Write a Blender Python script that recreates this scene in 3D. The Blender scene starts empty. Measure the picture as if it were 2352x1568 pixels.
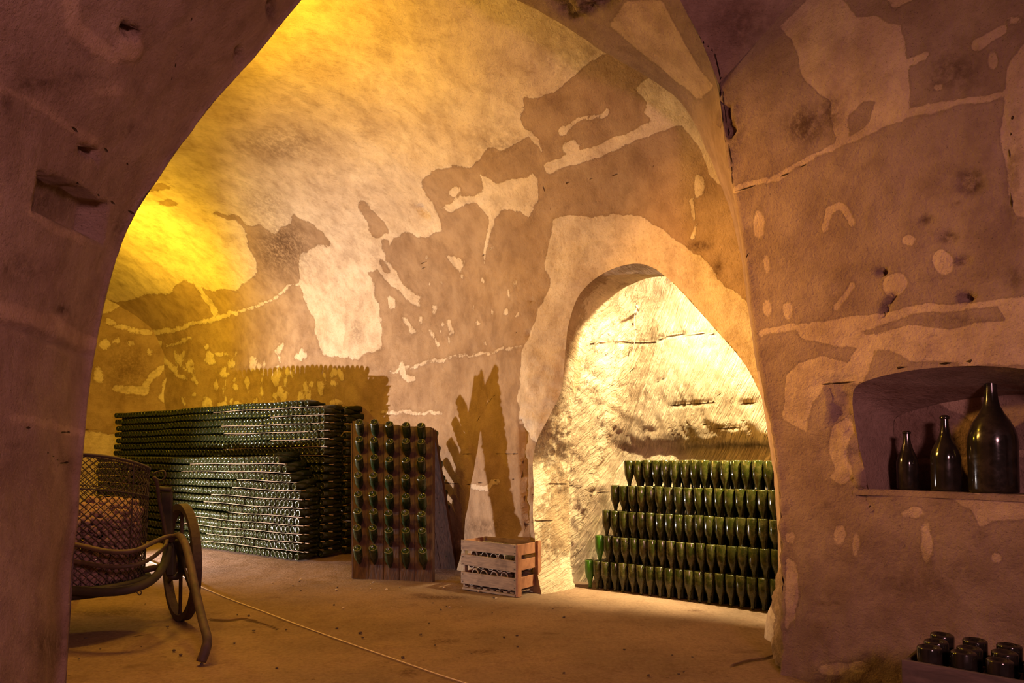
import bpy, bmesh, math, random
import numpy as np
from mathutils import Vector, Matrix, Quaternion
random.seed(7); RNG = np.random.default_rng(7)
SC = bpy.context.scene
COL = SC.collection

# ------------------------------------------------------------------ camera
H = 1.25; FX = 1568.0; TILT = math.radians(2.5); SHIFT = 195.0
CU, CV = 1176.0, 784.0
cam_d = bpy.data.cameras.new('camera'); cam = bpy.data.objects.new('camera', cam_d); COL.objects.link(cam)
cam.location = (0, 0, H); cam.rotation_euler = (math.pi/2 + TILT, 0, 0)
cam_d.sensor_width = 36; cam_d.lens = 24.0; cam_d.shift_y = SHIFT/2352
cam_d.clip_start = 0.05; cam_d.clip_end = 100
SC.camera = cam
CT, ST = math.cos(TILT), math.sin(TILT)

def P(u, v, D):
    """world point seen at pixel (u, v) whose world depth Y is D"""
    a = (u-CU)/FX; b = -(v-(CV+SHIFT))/FX
    yy = CT - b*ST; zz = ST + b*CT
    return np.array([a/yy*D, D, H + zz/yy*D])
def PF(u, v, z=0.0):
    p = P(u, v, 1.0); k = (z-H)/(p[2]-H)
    return P(u, v, k)
def proj(V):
    V = np.asarray(V); x = V[..., 0]; y = V[..., 1]; z = V[..., 2]-H
    f = y*CT + z*ST; up = -y*ST + z*CT
    f = np.where(f < 0.05, 0.05, f)
    return CU + x/f*FX, (CV+SHIFT) - up/f*FX

# ------------------------------------------------------------------ world, exposure
w = bpy.data.worlds.new('World'); SC.world = w; w.use_nodes = True
bg = w.node_tree.nodes['Background']; bg.inputs[0].default_value = (1.0, .50, .45, 1); bg.inputs[1].default_value = 0.07
SC.view_settings.view_transform = 'Standard'; SC.view_settings.look = 'None'
SC.view_settings.exposure = 0.0; SC.view_settings.gamma = 1.0
SC.view_settings.use_curve_mapping = False
SC.cycles.use_denoising = True; SC.cycles.use_adaptive_sampling = True; SC.cycles.adaptive_threshold = .05
SC.cycles.max_bounces = 5; SC.cycles.diffuse_bounces = 3; SC.cycles.glossy_bounces = 2; SC.cycles.transmission_bounces = 4
SC.cycles.sample_clamp_indirect = 4.0
SC.cycles.caustics_reflective = False; SC.cycles.caustics_refractive = False

# ------------------------------------------------------------------ lamps
def aim(o, tgt):
    o.rotation_euler = (Vector(tgt)-o.location).to_track_quat('-Z', 'Y').to_euler()
def point(name, loc, power, col, size=.08):
    l = bpy.data.lights.new(name, 'POINT'); l.energy = power; l.color = col; l.shadow_soft_size = size
    o = bpy.data.objects.new(name, l); o.location = loc; COL.objects.link(o); return o
def spot(name, loc, tgt, power, col, ang, blend=.3, size=.05):
    l = bpy.data.lights.new(name, 'SPOT'); l.energy = power; l.color = col; l.shadow_soft_size = size
    l.spot_size = math.radians(ang); l.spot_blend = blend
    o = bpy.data.objects.new(name, l); o.location = loc; COL.objects.link(o); aim(o, tgt); return o
def area(name, loc, tgt, power, col, size):
    l = bpy.data.lights.new(name, 'AREA'); l.energy = power; l.color = col; l.shape = 'DISK'; l.size = size
    o = bpy.data.objects.new(name, l); o.location = loc; COL.objects.link(o); aim(o, tgt); return o
# yellow uplights in the back gallery (hidden by the left pier)
point('vault_uplight', (-2.15, 4.95, 4.05), 95, (1.0, .62, .03), .10)
point('gallery_uplight', (-5.65, 9.3, 3.45), 250, (1.0, .66, .035), .12)
# white floor spotlight behind the barrow
spot('floor_spotlight', (-5.4, 7.75, .20), (-1.4, 9.3, 1.3), 1250, (1.0, .89, .90), 112, .7, .035)
# alcove lamps, above and behind the alcove arch
point('alcove_lamp', (1.72, 5.74, 3.24), 150, (1.0, .84, .50), .06)
spot('alcove_spotlight', (1.74, 5.73, 3.24), (1.0, 6.15, .2), 1000, (1.0, .82, .42), 125, 1.0, .06)
spot('alcove_low_spotlight', (2.32, 5.16, 1.9), (.7, 6.2, .35), 520, (1.0, .82, .42), 68, 1.0, .06)
# added warm fills for gallery and right wall, unseen behind the left pier
point('gallery_fill', (-2.75, 4.7, 2.9), 140, (1.0, .55, .06), .25)
spot('right_wall_fill', (-2.38, 4.36, 3.0), (1.4, 4.6, 2.15), 1150, (1.0, .50, .10), 50, 1.0, .12)
# dim red-brown lamp in the front room, behind the viewer
spot('front_room_lamp', (1.3, -1.3, 2.2), (-.8, 3.6, 1.5), 520, (1.0, .47, .50), 128, 1.0, .3)

# ------------------------------------------------------------------ numpy noise
def _hash(ix, iy, iz, seed):
    h = (ix*374761393 + iy*668265263 + iz*2147483647 + seed*974634777) & 0xffffffff
    h = ((h ^ (h >> 13))*1274126177) & 0xffffffff
    h = ((h ^ (h >> 16))*2246822519) & 0xffffffff
    return ((h ^ (h >> 15)) & 0xffffff)/float(0xffffff)
def vnoise(Pn, seed=0):
    Pn = np.asarray(Pn, float); i = np.floor(Pn).astype(np.int64); f = Pn-i; f = f*f*(3-2*f)
    r = 0
    for dx in (0, 1):
        wx = f[..., 0] if dx else 1-f[..., 0]
        for dy in (0, 1):
            wy = f[..., 1] if dy else 1-f[..., 1]
            for dz in (0, 1):
                wz = f[..., 2] if dz else 1-f[..., 2]
                r = r + wx*wy*wz*_hash(i[..., 0]+dx, i[..., 1]+dy, i[..., 2]+dz, seed)
    return r*2-1
def fbm(Pn, scale, octv=4, seed=0, gain=.5):
    r = 0; a = 1; s = scale; t = 0
    for k in range(octv):
        r = r + a*vnoise(np.asarray(Pn)*s, seed+k*17); t += a; a *= gain; s *= 2.03
    return r/t

# ------------------------------------------------------------------ mesh helpers
def link(name, me, mat=None, parent=None, label=None, cat=None, group=None, kind=None, smooth=True, loc=None):
    o = bpy.data.objects.new(name, me); COL.objects.link(o)
    if mat is not None and len(me.materials) == 0: me.materials.append(mat)
    if smooth: me.shade_smooth()
    if parent is not None: o.parent = parent
    if loc is not None: o.location = loc
    tag(o, label, cat, group, kind); return o
def tag(o, label=None, cat=None, group=None, kind=None):
    if label: o['label'] = label
    if cat: o['category'] = cat
    if group: o['group'] = group
    if kind: o['kind'] = kind
    return o
def empty(name, loc=(0, 0, 0), label=None, cat=None, group=None):
    o = bpy.data.objects.new(name, None); o.location = loc; o.empty_display_size = .05; COL.objects.link(o)
    return tag(o, label, cat, group)
def pydata(name, V, F):
    me = bpy.data.meshes.new(name); me.from_pydata([tuple(map(float, v)) for v in V], [], F); me.update(); return me
def gridmesh(name, G, keep=None, flip=False, attrs=None):
    m, n = G.shape[:2]; V = G.reshape(-1, 3)
    idx = np.arange(m*n).reshape(m, n)
    q = np.stack([idx[:-1, :-1], idx[1:, :-1], idx[1:, 1:], idx[:-1, 1:]], -1).reshape(-1, 4)
    if flip: q = q[:, ::-1]
    if keep is not None: q = q[keep.reshape(-1)]
    me = bpy.data.meshes.new(name)
    me.vertices.add(len(V)); me.vertices.foreach_set('co', V.astype(np.float32).ravel())
    me.loops.add(len(q)*4); me.loops.foreach_set('vertex_index', q.astype(np.int32).ravel())
    me.polygons.add(len(q)); me.polygons.foreach_set('loop_start', np.arange(0, len(q)*4, 4, dtype=np.int32))
    me.polygons.foreach_set('loop_total', np.full(len(q), 4, np.int32))
    me.update(calc_edges=True)
    if attrs:
        for k, a in attrs.items():
            at = me.attributes.new(k, 'FLOAT', 'POINT'); at.data.foreach_set('value', a.astype(np.float32).ravel())
    if keep is not None:   # drop loose vertices
        bm = bmesh.new(); bm.from_mesh(me)
        bmesh.ops.delete(bm, geom=[v for v in bm.verts if not v.link_faces], context='VERTS')
        bm.to_mesh(me); bm.free()
    return me
def cr_weights(npt, ts):
    W = np.zeros((len(ts), npt))
    for a, t in enumerate(ts):
        i = min(int(t), npt-2); f = t-i
        c = [-.5*f+f*f-.5*f**3, 1-2.5*f*f+1.5*f**3, .5*f+2*f*f-1.5*f**3, -.5*f*f+.5*f**3]
        for k, cw in zip((i-1, i, i+1, i+2), c):
            if k < 0: W[a, 0] += 2*cw; W[a, 1] -= cw
            elif k > npt-1: W[a, npt-1] += 2*cw; W[a, npt-2] -= cw
            else: W[a, k] += cw
    return W
def loft(C, res, linear=(False, False), maxn=60):
    C = np.asarray(C, float); m, n = C.shape[:2]
    def ts(Cx, k):
        L = np.linalg.norm(np.diff(Cx, axis=0), axis=-1).mean(axis=1)
        t = []
        for i, l in enumerate(L):
            c = int(min(maxn, max(1, math.ceil(l/(res if not callable(res) else res(k, i))))))
            t += [i + j/c for j in range(c)]
        return t + [len(L)]
    a = ts(C, 0); b = ts(C.transpose(1, 0, 2), 1)
    def Wt(npt, t, lin):
        if lin:
            W = np.zeros((len(t), npt))
            for r, x in enumerate(t):
                i = min(int(x), npt-2); W[r, i] = 1-(x-i); W[r, i+1] = x-i
            return W
        return cr_weights(npt, t)
    return np.einsum('am,mnk,bn->abk', Wt(m, a, linear[0]), C, Wt(n, b, linear[1])), np.array(a), np.array(b)
def normals(G):
    a = np.gradient(G, axis=0); b = np.gradient(G, axis=1); n = np.cross(a, b)
    return n/np.maximum(np.linalg.norm(n, axis=-1, keepdims=True), 1e-9)

# ------------------------------------------------------------------ marks (plaster patches, bands, holes) in picture coordinates
def in_poly(x, y, poly):
    poly = np.asarray(poly, float); c = np.zeros(x.shape, bool); j = len(poly)-1
    for i in range(len(poly)):
        xi, yi = poly[i]; xj, yj = poly[j]
        if yi != yj:
            c ^= ((yi > y) != (yj > y)) & (x < (xj-xi)*(y-yi)/(yj-yi)+xi)
        j = i
    return c
def seg_dist(x, y, pts, closed):
    pts = np.asarray(pts, float); d = np.full(x.shape, 1e9)
    n = len(pts)
    for i in range(n if closed else n-1):
        a = pts[i]; b = pts[(i+1) % n]; ab = b-a; L = max((ab**2).sum(), 1e-9)
        t = np.clip(((x-a[0])*ab[0]+(y-a[1])*ab[1])/L, 0, 1)
        d = np.minimum(d, np.hypot(x-a[0]-t*ab[0], y-a[1]-t*ab[1]))
    return d
def sdf(shape, x, y):
    k = shape[0]
    if k == 'p':
        d = seg_dist(x, y, shape[1], True); return np.where(in_poly(x, y, shape[1]), d, -d)
    if k == 'l': return shape[2] - seg_dist(x, y, shape[1], False)
    if k == 'e':
        cx, cy, rx, ry = shape[1:5]; r = np.hypot((x-cx)/rx, (y-cy)/ry); return (1-r)*min(rx, ry)
def tone_map(G, base, marks, warp=5.0, soft=18.0):
    u, v = proj(G); wx = fbm(G, 6.0, 3, 91)*warp; wy = fbm(G, 6.0, 3, 57)*warp
    x = u+wx; y = v+wy
    T = np.full(u.shape, float(base))
    for s, sh in marks:
        d = np.clip(sdf(sh, x, y)/soft, -1, 1)
        T = np.maximum(T, d) if s > 0 else np.minimum(T, -d)
    return T
def crack_map(G, lines):
    u, v = proj(G); c = np.zeros(u.shape)
    x = u+fbm(G, 9, 3, 5)*3; y = v+fbm(G, 9, 3, 6)*3
    for pts, wd in lines:
        c = np.maximum(c, np.clip(1-seg_dist(x, y, pts, False)/(wd*5), 0, 1))
    return c
def carve_amount(G, carves):
    """carves: (shape, depth, edge_px)"""
    u, v = proj(G); a = np.zeros(u.shape)
    x = u+fbm(G, 12, 2, 8)*2; y = v+fbm(G, 12, 2, 9)*2
    for sh, dep, e in carves:
        t = np.clip(sdf(sh, x, y)/e+.5, 0, 1); a = a - dep*t*t*(3-2*t)
    return a
def punch(G, poly):
    """remove cells of grid G whose centre falls in poly (px) and snap the rim to it. returns keep, G"""
    u, v = proj(G); cu = (u[:-1, :-1]+u[1:, :-1]+u[1:, 1:]+u[:-1, 1:])/4; cv = (v[:-1, :-1]+v[1:, :-1]+v[1:, 1:]+v[:-1, 1:])/4
    ins = in_poly(cu, cv, poly); keep = ~ins
    m, n = u.shape
    touch_in = np.zeros((m, n), bool); touch_out = np.zeros((m, n), bool)
    for a in (0, 1):
        for b in (0, 1):
            touch_in[a:m-1+a, b:n-1+b] |= ins; touch_out[a:m-1+a, b:n-1+b] |= keep
    rim = np.argwhere(touch_in & touch_out); pts = np.asarray(poly, float)
    G = G.copy()
    for i, j in rim:
        best = None
        q = np.array([u[i, j], v[i, j]])
        a = pts; b = np.roll(pts, -1, 0); ab = b-a
        t = np.clip(((q-a)*ab).sum(1)/np.maximum((ab**2).sum(1), 1e-9), 0, 1)
        c = a+t[:, None]*ab; k = np.argmin(((c-q)**2).sum(1))
        if ((c[k]-q)**2).sum() < 30**2: G[i, j] = P(c[k][0], c[k][1], G[i, j, 1])
    return keep, G
def catmull_px(pts, n=6):
    pts = np.asarray(pts, float); t = np.linspace(0, len(pts)-1, (len(pts)-1)*n+1)
    return cr_weights(len(pts), t) @ pts
def depth_lookup(G):
    u, v = proj(G); u = u.ravel(); v = v.ravel(); D = G[..., 1].ravel()
    def f(a, b):
        k = np.argsort((u-a)**2+(v-b)**2)[:4]; return D[k].mean()
    return f

# ------------------------------------------------------------------ materials
def nt(name):
    m = bpy.data.materials.new(name); m.use_nodes = True; t = m.node_tree
    return m, t, t.nodes['Principled BSDF']
class N:
    def __init__(s, t): s.t = t
    def new(s, typ, **kw):
        n = s.t.nodes.new(typ)
        for k, v in kw.items(): setattr(n, k, v)
        return n
    def put(s, sock, v):
        if v is None: return
        if isinstance(v, bpy.types.NodeSocket): s.t.links.new(v, sock)
        else: sock.default_value = v
    def noise(s, vec, scale, detail=4, rough=.55, dist=0):
        n = s.new('ShaderNodeTexNoise'); s.put(n.inputs['Vector'], vec); n.inputs['Scale'].default_value = scale
        n.inputs['Detail'].default_value = detail; n.inputs['Roughness'].default_value = rough; n.inputs['Distortion'].default_value = dist
        return n.outputs[0]
    def math(s, op, a, b=None, c=None, clamp=False):
        n = s.new('ShaderNodeMath', operation=op); n.use_clamp = clamp
        s.put(n.inputs[0], a); s.put(n.inputs[1], b); s.put(n.inputs[2], c); return n.outputs[0]
    def ramp(s, v, a, b, lo=0.0, hi=1.0):
        n = s.new('ShaderNodeMapRange'); n.interpolation_type = 'SMOOTHSTEP'
        s.put(n.inputs[0], v); n.inputs[1].default_value = a; n.inputs[2].default_value = b; n.inputs[3].default_value = lo; n.inputs[4].default_value = hi
        return n.outputs[0]
    def mix(s, f, a, b, mode='MIX'):
        n = s.new('ShaderNodeMix', data_type='RGBA', blend_type=mode)
        s.put(n.inputs[0], f); s.put(n.inputs[6], a); s.put(n.inputs[7], b); return n.outputs[2]
    def attr(s, name):
        n = s.new('ShaderNodeAttribute'); n.attribute_name = name; return n.outputs['Fac']
    def coords(s, scale=(1, 1, 1), rot=(0, 0, 0), kind='Object'):
        t = s.new('ShaderNodeTexCoord'); m = s.new('ShaderNodeMapping'); s.t.links.new(t.outputs[kind], m.inputs[0])
        m.inputs['Scale'].default_value = scale; m.inputs['Rotation'].default_value = rot; return m.outputs[0]
    def bump(s, h, strength, dist, nrm=None):
        n = s.new('ShaderNodeBump'); n.inputs['Strength'].default_value = strength; n.inputs['Distance'].default_value = dist
        s.put(n.inputs['Height'], h); s.put(n.inputs['Normal'], nrm); return n.outputs[0]

def c4(c): return (c[0], c[1], c[2], 1)
def stone(name, dark, light, rot=(0, .5, .4), streak=.5, grit=1.0, bumps=1.0, chisel=0.0, edge=.28, sharp=.06):
    m, t, b = nt(name); n = N(t); co = n.coords()
    big = n.noise(co, 1.3, 5); mid = n.noise(co, 7, 6, .6); fine = n.noise(co, 55, 5, .65); pits = n.noise(co, 150, 3, .6)
    st = n.noise(n.coords((3.0, 26, 26), rot), 1.6, 7, .68, .4)
    T = n.attr('tone')
    e = n.math('ADD', T, n.math('MULTIPLY', n.math('SUBTRACT', n.noise(co, 13, 8, .74, .4), .5), edge*3.6))
    f = n.ramp(e, -sharp, sharp)
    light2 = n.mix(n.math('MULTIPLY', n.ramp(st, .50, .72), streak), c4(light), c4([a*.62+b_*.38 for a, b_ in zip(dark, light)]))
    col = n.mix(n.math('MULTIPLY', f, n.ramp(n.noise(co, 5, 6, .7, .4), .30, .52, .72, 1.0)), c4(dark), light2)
    col = n.mix(n.ramp(big, .3, .75, .0, .36), col, c4([.5, .41, .35]), 'MULTIPLY')
    col = n.mix(n.ramp(n.noise(co, 2.6, 7, .68, .5), .42, .62, 0, .30), col, c4([.55, .45, .38]), 'MULTIPLY')
    col = n.mix(n.ramp(mid, .38, .70, 0, .38), col, c4([.45, .39, .34]), 'MULTIPLY')
    rim = n.math('MULTIPLY', n.ramp(e, -.30, -.04), n.ramp(e, .10, -.02))        # grubby line where plaster breaks off
    col = n.mix(n.math('MULTIPLY', rim, .14), col, c4([.36, .26, .2]), 'MULTIPLY')
    col = n.mix(n.ramp(pits, .66, .76, 0, .55*grit), col, c4([.25, .17, .12]), 'MULTIPLY')
    soil = n.attr('soil')  # grime spots, with painted shade of holes and ledge mixed in
    soil_shade_f = n.math('MULTIPLY', soil, n.ramp(n.noise(co, 22, 6, .7), .30, .62), clamp=True)
    col = n.mix(soil_shade_f, col, c4([.22, .15, .12]), 'MULTIPLY')
    ck = n.ramp(n.attr('crack'), .62, .88)
    col = n.mix(ck, col, c4([.25, .17, .12]), 'MULTIPLY')
    t.links.new(col, b.inputs['Base Color']); b.inputs['Roughness'].default_value = .93
    b.inputs['Specular IOR Level'].default_value = .15
    h = n.math('MULTIPLY', mid, .45)
    h = n.math('ADD', h, n.math('MULTIPLY', fine, .22))
    h = n.math('ADD', h, n.math('MULTIPLY', f, .07))
    h = n.math('SUBTRACT', h, n.math('MULTIPLY', ck, .4))
    h = n.math('SUBTRACT', h, n.math('MULTIPLY', n.ramp(pits, .62, .75), .06))
    h = n.math('ADD', h, n.math('MULTIPLY', st, .18))
    if chisel:
        def dot(v_):
            q = n.new('ShaderNodeVectorMath', operation='DOT_PRODUCT'); n.put(q.inputs[0], co); q.inputs[1].default_value = v_; return q.outputs['Value']
        cb = n.new('ShaderNodeCombineXYZ'); n.put(cb.inputs[0], dot((.8*2.2, -.6*2.2, 4.4))); n.put(cb.inputs[1], dot((.8*46, -.6*46, -23.0))); n.put(cb.inputs[2], dot((.6*3, .8*3, 0)))
        ch = n.noise(cb.outputs[0], 1.0, 5, .6, .15)
        h = n.math('ADD', h, n.math('MULTIPLY', n.ramp(ch, .35, .7), chisel))
    t.links.new(n.bump(h, 1.0*bumps, .028), b.inputs['Normal'])
    return m
M = {}
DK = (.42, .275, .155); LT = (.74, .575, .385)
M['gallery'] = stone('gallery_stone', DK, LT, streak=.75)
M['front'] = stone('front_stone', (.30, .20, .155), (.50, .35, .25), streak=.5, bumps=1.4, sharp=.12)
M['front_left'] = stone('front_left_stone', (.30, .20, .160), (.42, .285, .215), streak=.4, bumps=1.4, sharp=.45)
M['alcove'] = stone('alcove_rock', (.66, .50, .34), (.80, .64, .46), streak=.15, bumps=1.3, chisel=.55, grit=.7)
M['jamb'] = stone('jamb_rock', (.50, .35, .21), (.74, .58, .40), streak=.2, bumps=1.7, chisel=.25)

def mat_floor():
    m, t, b = nt('trodden_chalk_floor'); n = N(t); co = n.coords()
    big = n.noise(co, .9, 5); mid = n.noise(co, 5, 6, .62); fine = n.noise(co, 40, 6, .7)
    col = n.mix(n.ramp(big, .3, .7), c4((.20, .124, .080)), c4((.30, .188, .122)))
    col = n.mix(n.ramp(mid, .45, .75, 0, .35), col, c4((.5, .36, .28)), 'MULTIPLY')
    sp = n.noise(n.coords((14, 24, 14)), 1.0, 6, .75)
    col = n.mix(n.ramp(fine, .35, .65, .0, .35), col, c4((.45, .36, .3)), 'MULTIPLY')
    col = n.mix(n.ramp(sp, .60, .70, 0, .85), col, c4((.24, .16, .12)), 'MULTIPLY')
    blot = n.noise(n.coords((1.6, 3.2, 1)), 1.0, 3, .5)
    col = n.mix(n.ramp(blot, .66, .74, 0, .5), col, c4((.40, .28, .22)), 'MULTIPLY')
    ck = n.ramp(n.attr('crack'), .55, .85)
    col = n.mix(ck, col, c4((.3, .2, .15)), 'MULTIPLY')
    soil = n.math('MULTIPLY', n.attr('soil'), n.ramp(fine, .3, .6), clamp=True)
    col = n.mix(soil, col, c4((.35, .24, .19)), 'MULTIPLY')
    t.links.new(col, b.inputs['Base Color']); b.inputs['Roughness'].default_value = .85; b.inputs['Specular IOR Level'].default_value = .2
    h = n.math('ADD', n.math('MULTIPLY', mid, .6), n.math('MULTIPLY', fine, .22)); h = n.math('SUBTRACT', h, n.math('MULTIPLY', ck, .5))
    h = n.math('ADD', h, n.math('MULTIPLY', n.noise(n.coords((3, 12, 1), (0, 0, .2)), 1.6, 5, .6), .5))
    t.links.new(n.bump(h, 1.0, .035), b.inputs['Normal']); return m
M['floor'] = mat_floor()

def mat_glass(name, col, dustcol, dust=.35, trans=.0, rough=.12, dscale=14, ring=.3):
    m, t, b = nt(name); n = N(t); co = n.coords()
    oi = n.new('ShaderNodeObjectInfo'); rnd = oi.outputs['Random']
    vec = n.new('ShaderNodeVectorMath', operation='ADD'); n.put(vec.inputs[0], co)
    cmb = n.new('ShaderNodeCombineXYZ'); s = n.math('MULTIPLY', rnd, 37.0); n.put(cmb.inputs[0], s); n.put(cmb.inputs[1], s); n.put(cmb.inputs[2], s)
    t.links.new(cmb.outputs[0], vec.inputs[1])
    d1 = n.noise(vec.outputs[0], dscale, 6, .65, .3)
    d = n.math('MULTIPLY', n.ramp(d1, .38, .68), n.math('ADD', dust*.6, n.math('MULTIPLY', rnd, dust)), clamp=True)
    heel = n.math('MULTIPLY', n.ramp(n.attr('heel'), .15, .8), ring)
    d = n.math('MAXIMUM', d, heel)
    t.links.new(n.mix(heel, n.mix(d, c4(col), c4(dustcol)), c4([min(1, q*1.5) for q in dustcol])), b.inputs['Base Color'])
    b.inputs['Transmission Weight'].default_value = trans; b.inputs['IOR'].default_value = 1.5
    t.links.new(n.math('ADD', rough, n.math('MULTIPLY', d, .45)), b.inputs['Roughness'])
    b.inputs['Specular IOR Level'].default_value = .5
    return m
M['glass_stack'] = mat_glass('green_glass_dusty', (.012, .016, .004), (.075, .055, .028), .12, 0, .09, ring=.20)
M['glass_stack'].node_tree.nodes['Principled BSDF'].inputs['Specular IOR Level'].default_value = .3
M['glass_rack'] = mat_glass('dark_green_glass_dusty', (.012, .026, .006), (.11, .09, .05), .25, 0, .16)
M['glass_alcove'] = mat_glass('olive_glass_dusty', (.020, .024, .003), (.15, .11, .03), .32, .12, .10, 20, ring=.05)
M['glass_deep'] = mat_glass('shadowed_olive_glass', (.010, .012, .003), (.04, .03, .01), .1, 0, .35, 20, ring=0)  # darker olive copy: shade between the bottles put into its colour
M['glass_bright'] = mat_glass('bright_green_glass', (.05, .17, .01), (.14, .2, .03), .2, .45, .08)
M['glass_black'] = mat_glass('near_black_glass', (.010, .008, .006), (.05, .032, .024), .22, 0, .10, ring=.15)
M['glass_crate'] = mat_glass('brown_green_glass_dusty', (.035, .026, .012), (.26, .18, .12), .5, 0, .2, ring=1.0)

def mat_wood(name, a, b_, sc=(2, 30, 30), rough=.8, attr=False):
    m, t, b = nt(name); n = N(t)
    oi = n.new('ShaderNodeObjectInfo'); co = n.coords(sc)
    vec = n.new('ShaderNodeVectorMath', operation='ADD'); n.put(vec.inputs[0], co)
    cmb = n.new('ShaderNodeCombineXYZ'); s = n.math('MULTIPLY', oi.outputs['Random'], 23.0); n.put(cmb.inputs[0], s); n.put(cmb.inputs[1], s)
    t.links.new(cmb.outputs[0], vec.inputs[1])
    g = n.noise(vec.outputs[0], 1.2, 6, .6, .8); k = n.noise(n.coords(), 9, 4)
    col = n.mix(n.ramp(g, .3, .7), c4(a), c4(b_)); col = n.mix(n.ramp(k, .5, .75, 0, .55), col, c4((.4, .33, .28)), 'MULTIPLY')
    t.links.new(col, b.inputs['Base Color']); b.inputs['Roughness'].default_value = rough
    t.links.new(n.bump(n.math('ADD', g, n.math('MULTIPLY', k, .4)), .6, .004), b.inputs['Normal']); return m
M['crate_wood'] = mat_wood('weathered_pine', (.17, .105, .065), (.30, .20, .125), (5, 5, 40))
M['crate_wood_red'] = mat_wood('reddish_pine', (.20, .075, .035), (.30, .125, .06), (10, 10, 6))
M['rack_wood'] = mat_wood('dark_stained_oak', (.055, .022, .015), (.115, .052, .028), (30, 30, 2.5), .6)
M['lath'] = mat_wood('pale_lath', (.26, .16, .09), (.44, .30, .18), (3, 3, 30))
M['cart_wood'] = mat_wood('old_dark_wood', (.014, .009, .007), (.036, .021, .016), (6, 6, 6), .75)
M['shaft_wood'] = mat_wood('worn_brown_wood', (.045, .024, .018), (.09, .048, .034), (10, 10, 3), .7)
M['dark_crate'] = mat_wood('dark_crate_wood', (.055, .034, .028), (.11, .068, .055), (4, 4, 20), .75)
M['dark_crate_top'] = mat_wood('worn_crate_edge', (.13, .075, .055), (.2, .12, .09), (8, 8, 8), .75)
def mat_plain(name, col, rough=.7, metal=0, bump=0, sc=30, var=.4):
    m, t, b = nt(name); n = N(t); k = n.noise(n.coords(), sc, 6, .65)
    t.links.new(n.mix(n.ramp(k, .35, .7, 0, var), c4(col), c4((.35, .25, .2)), 'MULTIPLY'), b.inputs['Base Color'])
    b.inputs['Roughness'].default_value = rough; b.inputs['Metallic'].default_value = metal
    if bump: t.links.new(n.bump(k, bump, .004), b.inputs['Normal'])
    return m
M['rust'] = mat_plain('rusty_iron', (.050, .026, .020), .75, .25, .8, 40, .6)
M['cork'] = mat_plain('old_cork', (.27, .155, .13), .9, 0, .6, 60, .5)
M['wire'] = mat_plain('rusty_wire', (.045, .026, .02), .75, .1)
M['cord'] = mat_plain('pale_cord', (.70, .55, .40), .8)
M['peg'] = mat_plain('pale_peg', (.55, .42, .28), .8)
M['nail'] = mat_plain('iron_nail', (.03, .02, .016), .6, .3)
M['rubble'] = mat_plain('pale_rubble', (.55, .42, .31), .95, 0, 1.0, 30)
M['dirt'] = mat_plain('dark_clod', (.10, .065, .045), .95)
M['lampbody'] = mat_plain('black_lamp_housing', (.02, .02, .02), .5)

# ------------------------------------------------------------------ ROOM SHELL
def rock_disp(G, amp_big, amp_mid, amp_fine, sign=1, fade=None, seed=0):
    n = normals(G)
    d = fbm(G, .9, 3, 11+seed)*amp_big + fbm(G, 3.5, 4, 23+seed)*amp_mid + fbm(G, 14, 3, 37+seed)*amp_fine
    if fade is not None: d = d*fade
    return G + n*d[..., None]*sign, n

# ---- floor
xs = np.concatenate([np.arange(-12, -5, .12), np.arange(-5, 3.2, .035), np.arange(3.2, 6.3, .12)])
ys = np.concatenate([np.arange(-3.5, 2.4, .12), np.arange(2.4, 9, .035), np.arange(9, 15.5, .12)])
X, Y = np.meshgrid(xs, ys, indexing='ij')
G = np.stack([X, Y, np.zeros_like(X)], -1)
G[..., 2] = fbm(G, .8, 3, 3)*.008 + fbm(G, 5, 4, 4)*.005 - .006
u, v = proj(G)
floor_cracks = [([(480, 1424), (520, 1425), (560, 1421), (590, 1428), (640, 1445)], 1.6), ([(1680, 1530), (1720, 1519), (1760, 1512), (1790, 1502)], 2.5),
                ([(160, 1470), (240, 1480), (300, 1462), (370, 1452)], .3)]
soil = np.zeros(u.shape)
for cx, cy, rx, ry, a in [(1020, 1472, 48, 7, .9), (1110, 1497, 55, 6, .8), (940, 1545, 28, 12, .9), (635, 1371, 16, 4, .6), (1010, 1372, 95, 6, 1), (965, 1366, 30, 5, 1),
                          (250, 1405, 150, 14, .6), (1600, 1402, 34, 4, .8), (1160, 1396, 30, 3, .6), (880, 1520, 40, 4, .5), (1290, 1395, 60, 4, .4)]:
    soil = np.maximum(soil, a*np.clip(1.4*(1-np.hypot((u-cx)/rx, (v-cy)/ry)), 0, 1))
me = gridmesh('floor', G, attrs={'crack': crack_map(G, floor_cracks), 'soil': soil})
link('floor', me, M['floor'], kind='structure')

# ---- back gallery: one swept shell, wall rising into a barrel vault
path = np.array([(-10.6, 14.9), (-8.3, 13.65), (-6.1, 12.25), (-4.0, 10.75), (-2.2, 9.25), (-.98, 8.05), (-.30, 7.15), (.25, 6.3), (1.0, 5.60), (1.81, 4.86), (2.9, 3.85)])
prof = [(0, -.02), (0, .6), (.0, 1.3), (.0, 2.0), (.03, 2.7), (.14, 3.3), (.45, 3.85), (.95, 4.3), (1.7, 4.68), (2.7, 4.9), (3.9, 4.95), (5.2, 4.8), (6.3, 4.4), (7.1, 3.7), (7.5, 2.6), (7.6, 1.2), (7.6, -.02)]
tan = np.gradient(path, axis=0); tan /= np.linalg.norm(tan, axis=1, keepdims=True)
inw = np.stack([tan[:, 1], -tan[:, 0]], 1)
inw = np.where((inw[:, 1:2] > 0), -inw, inw)
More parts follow.
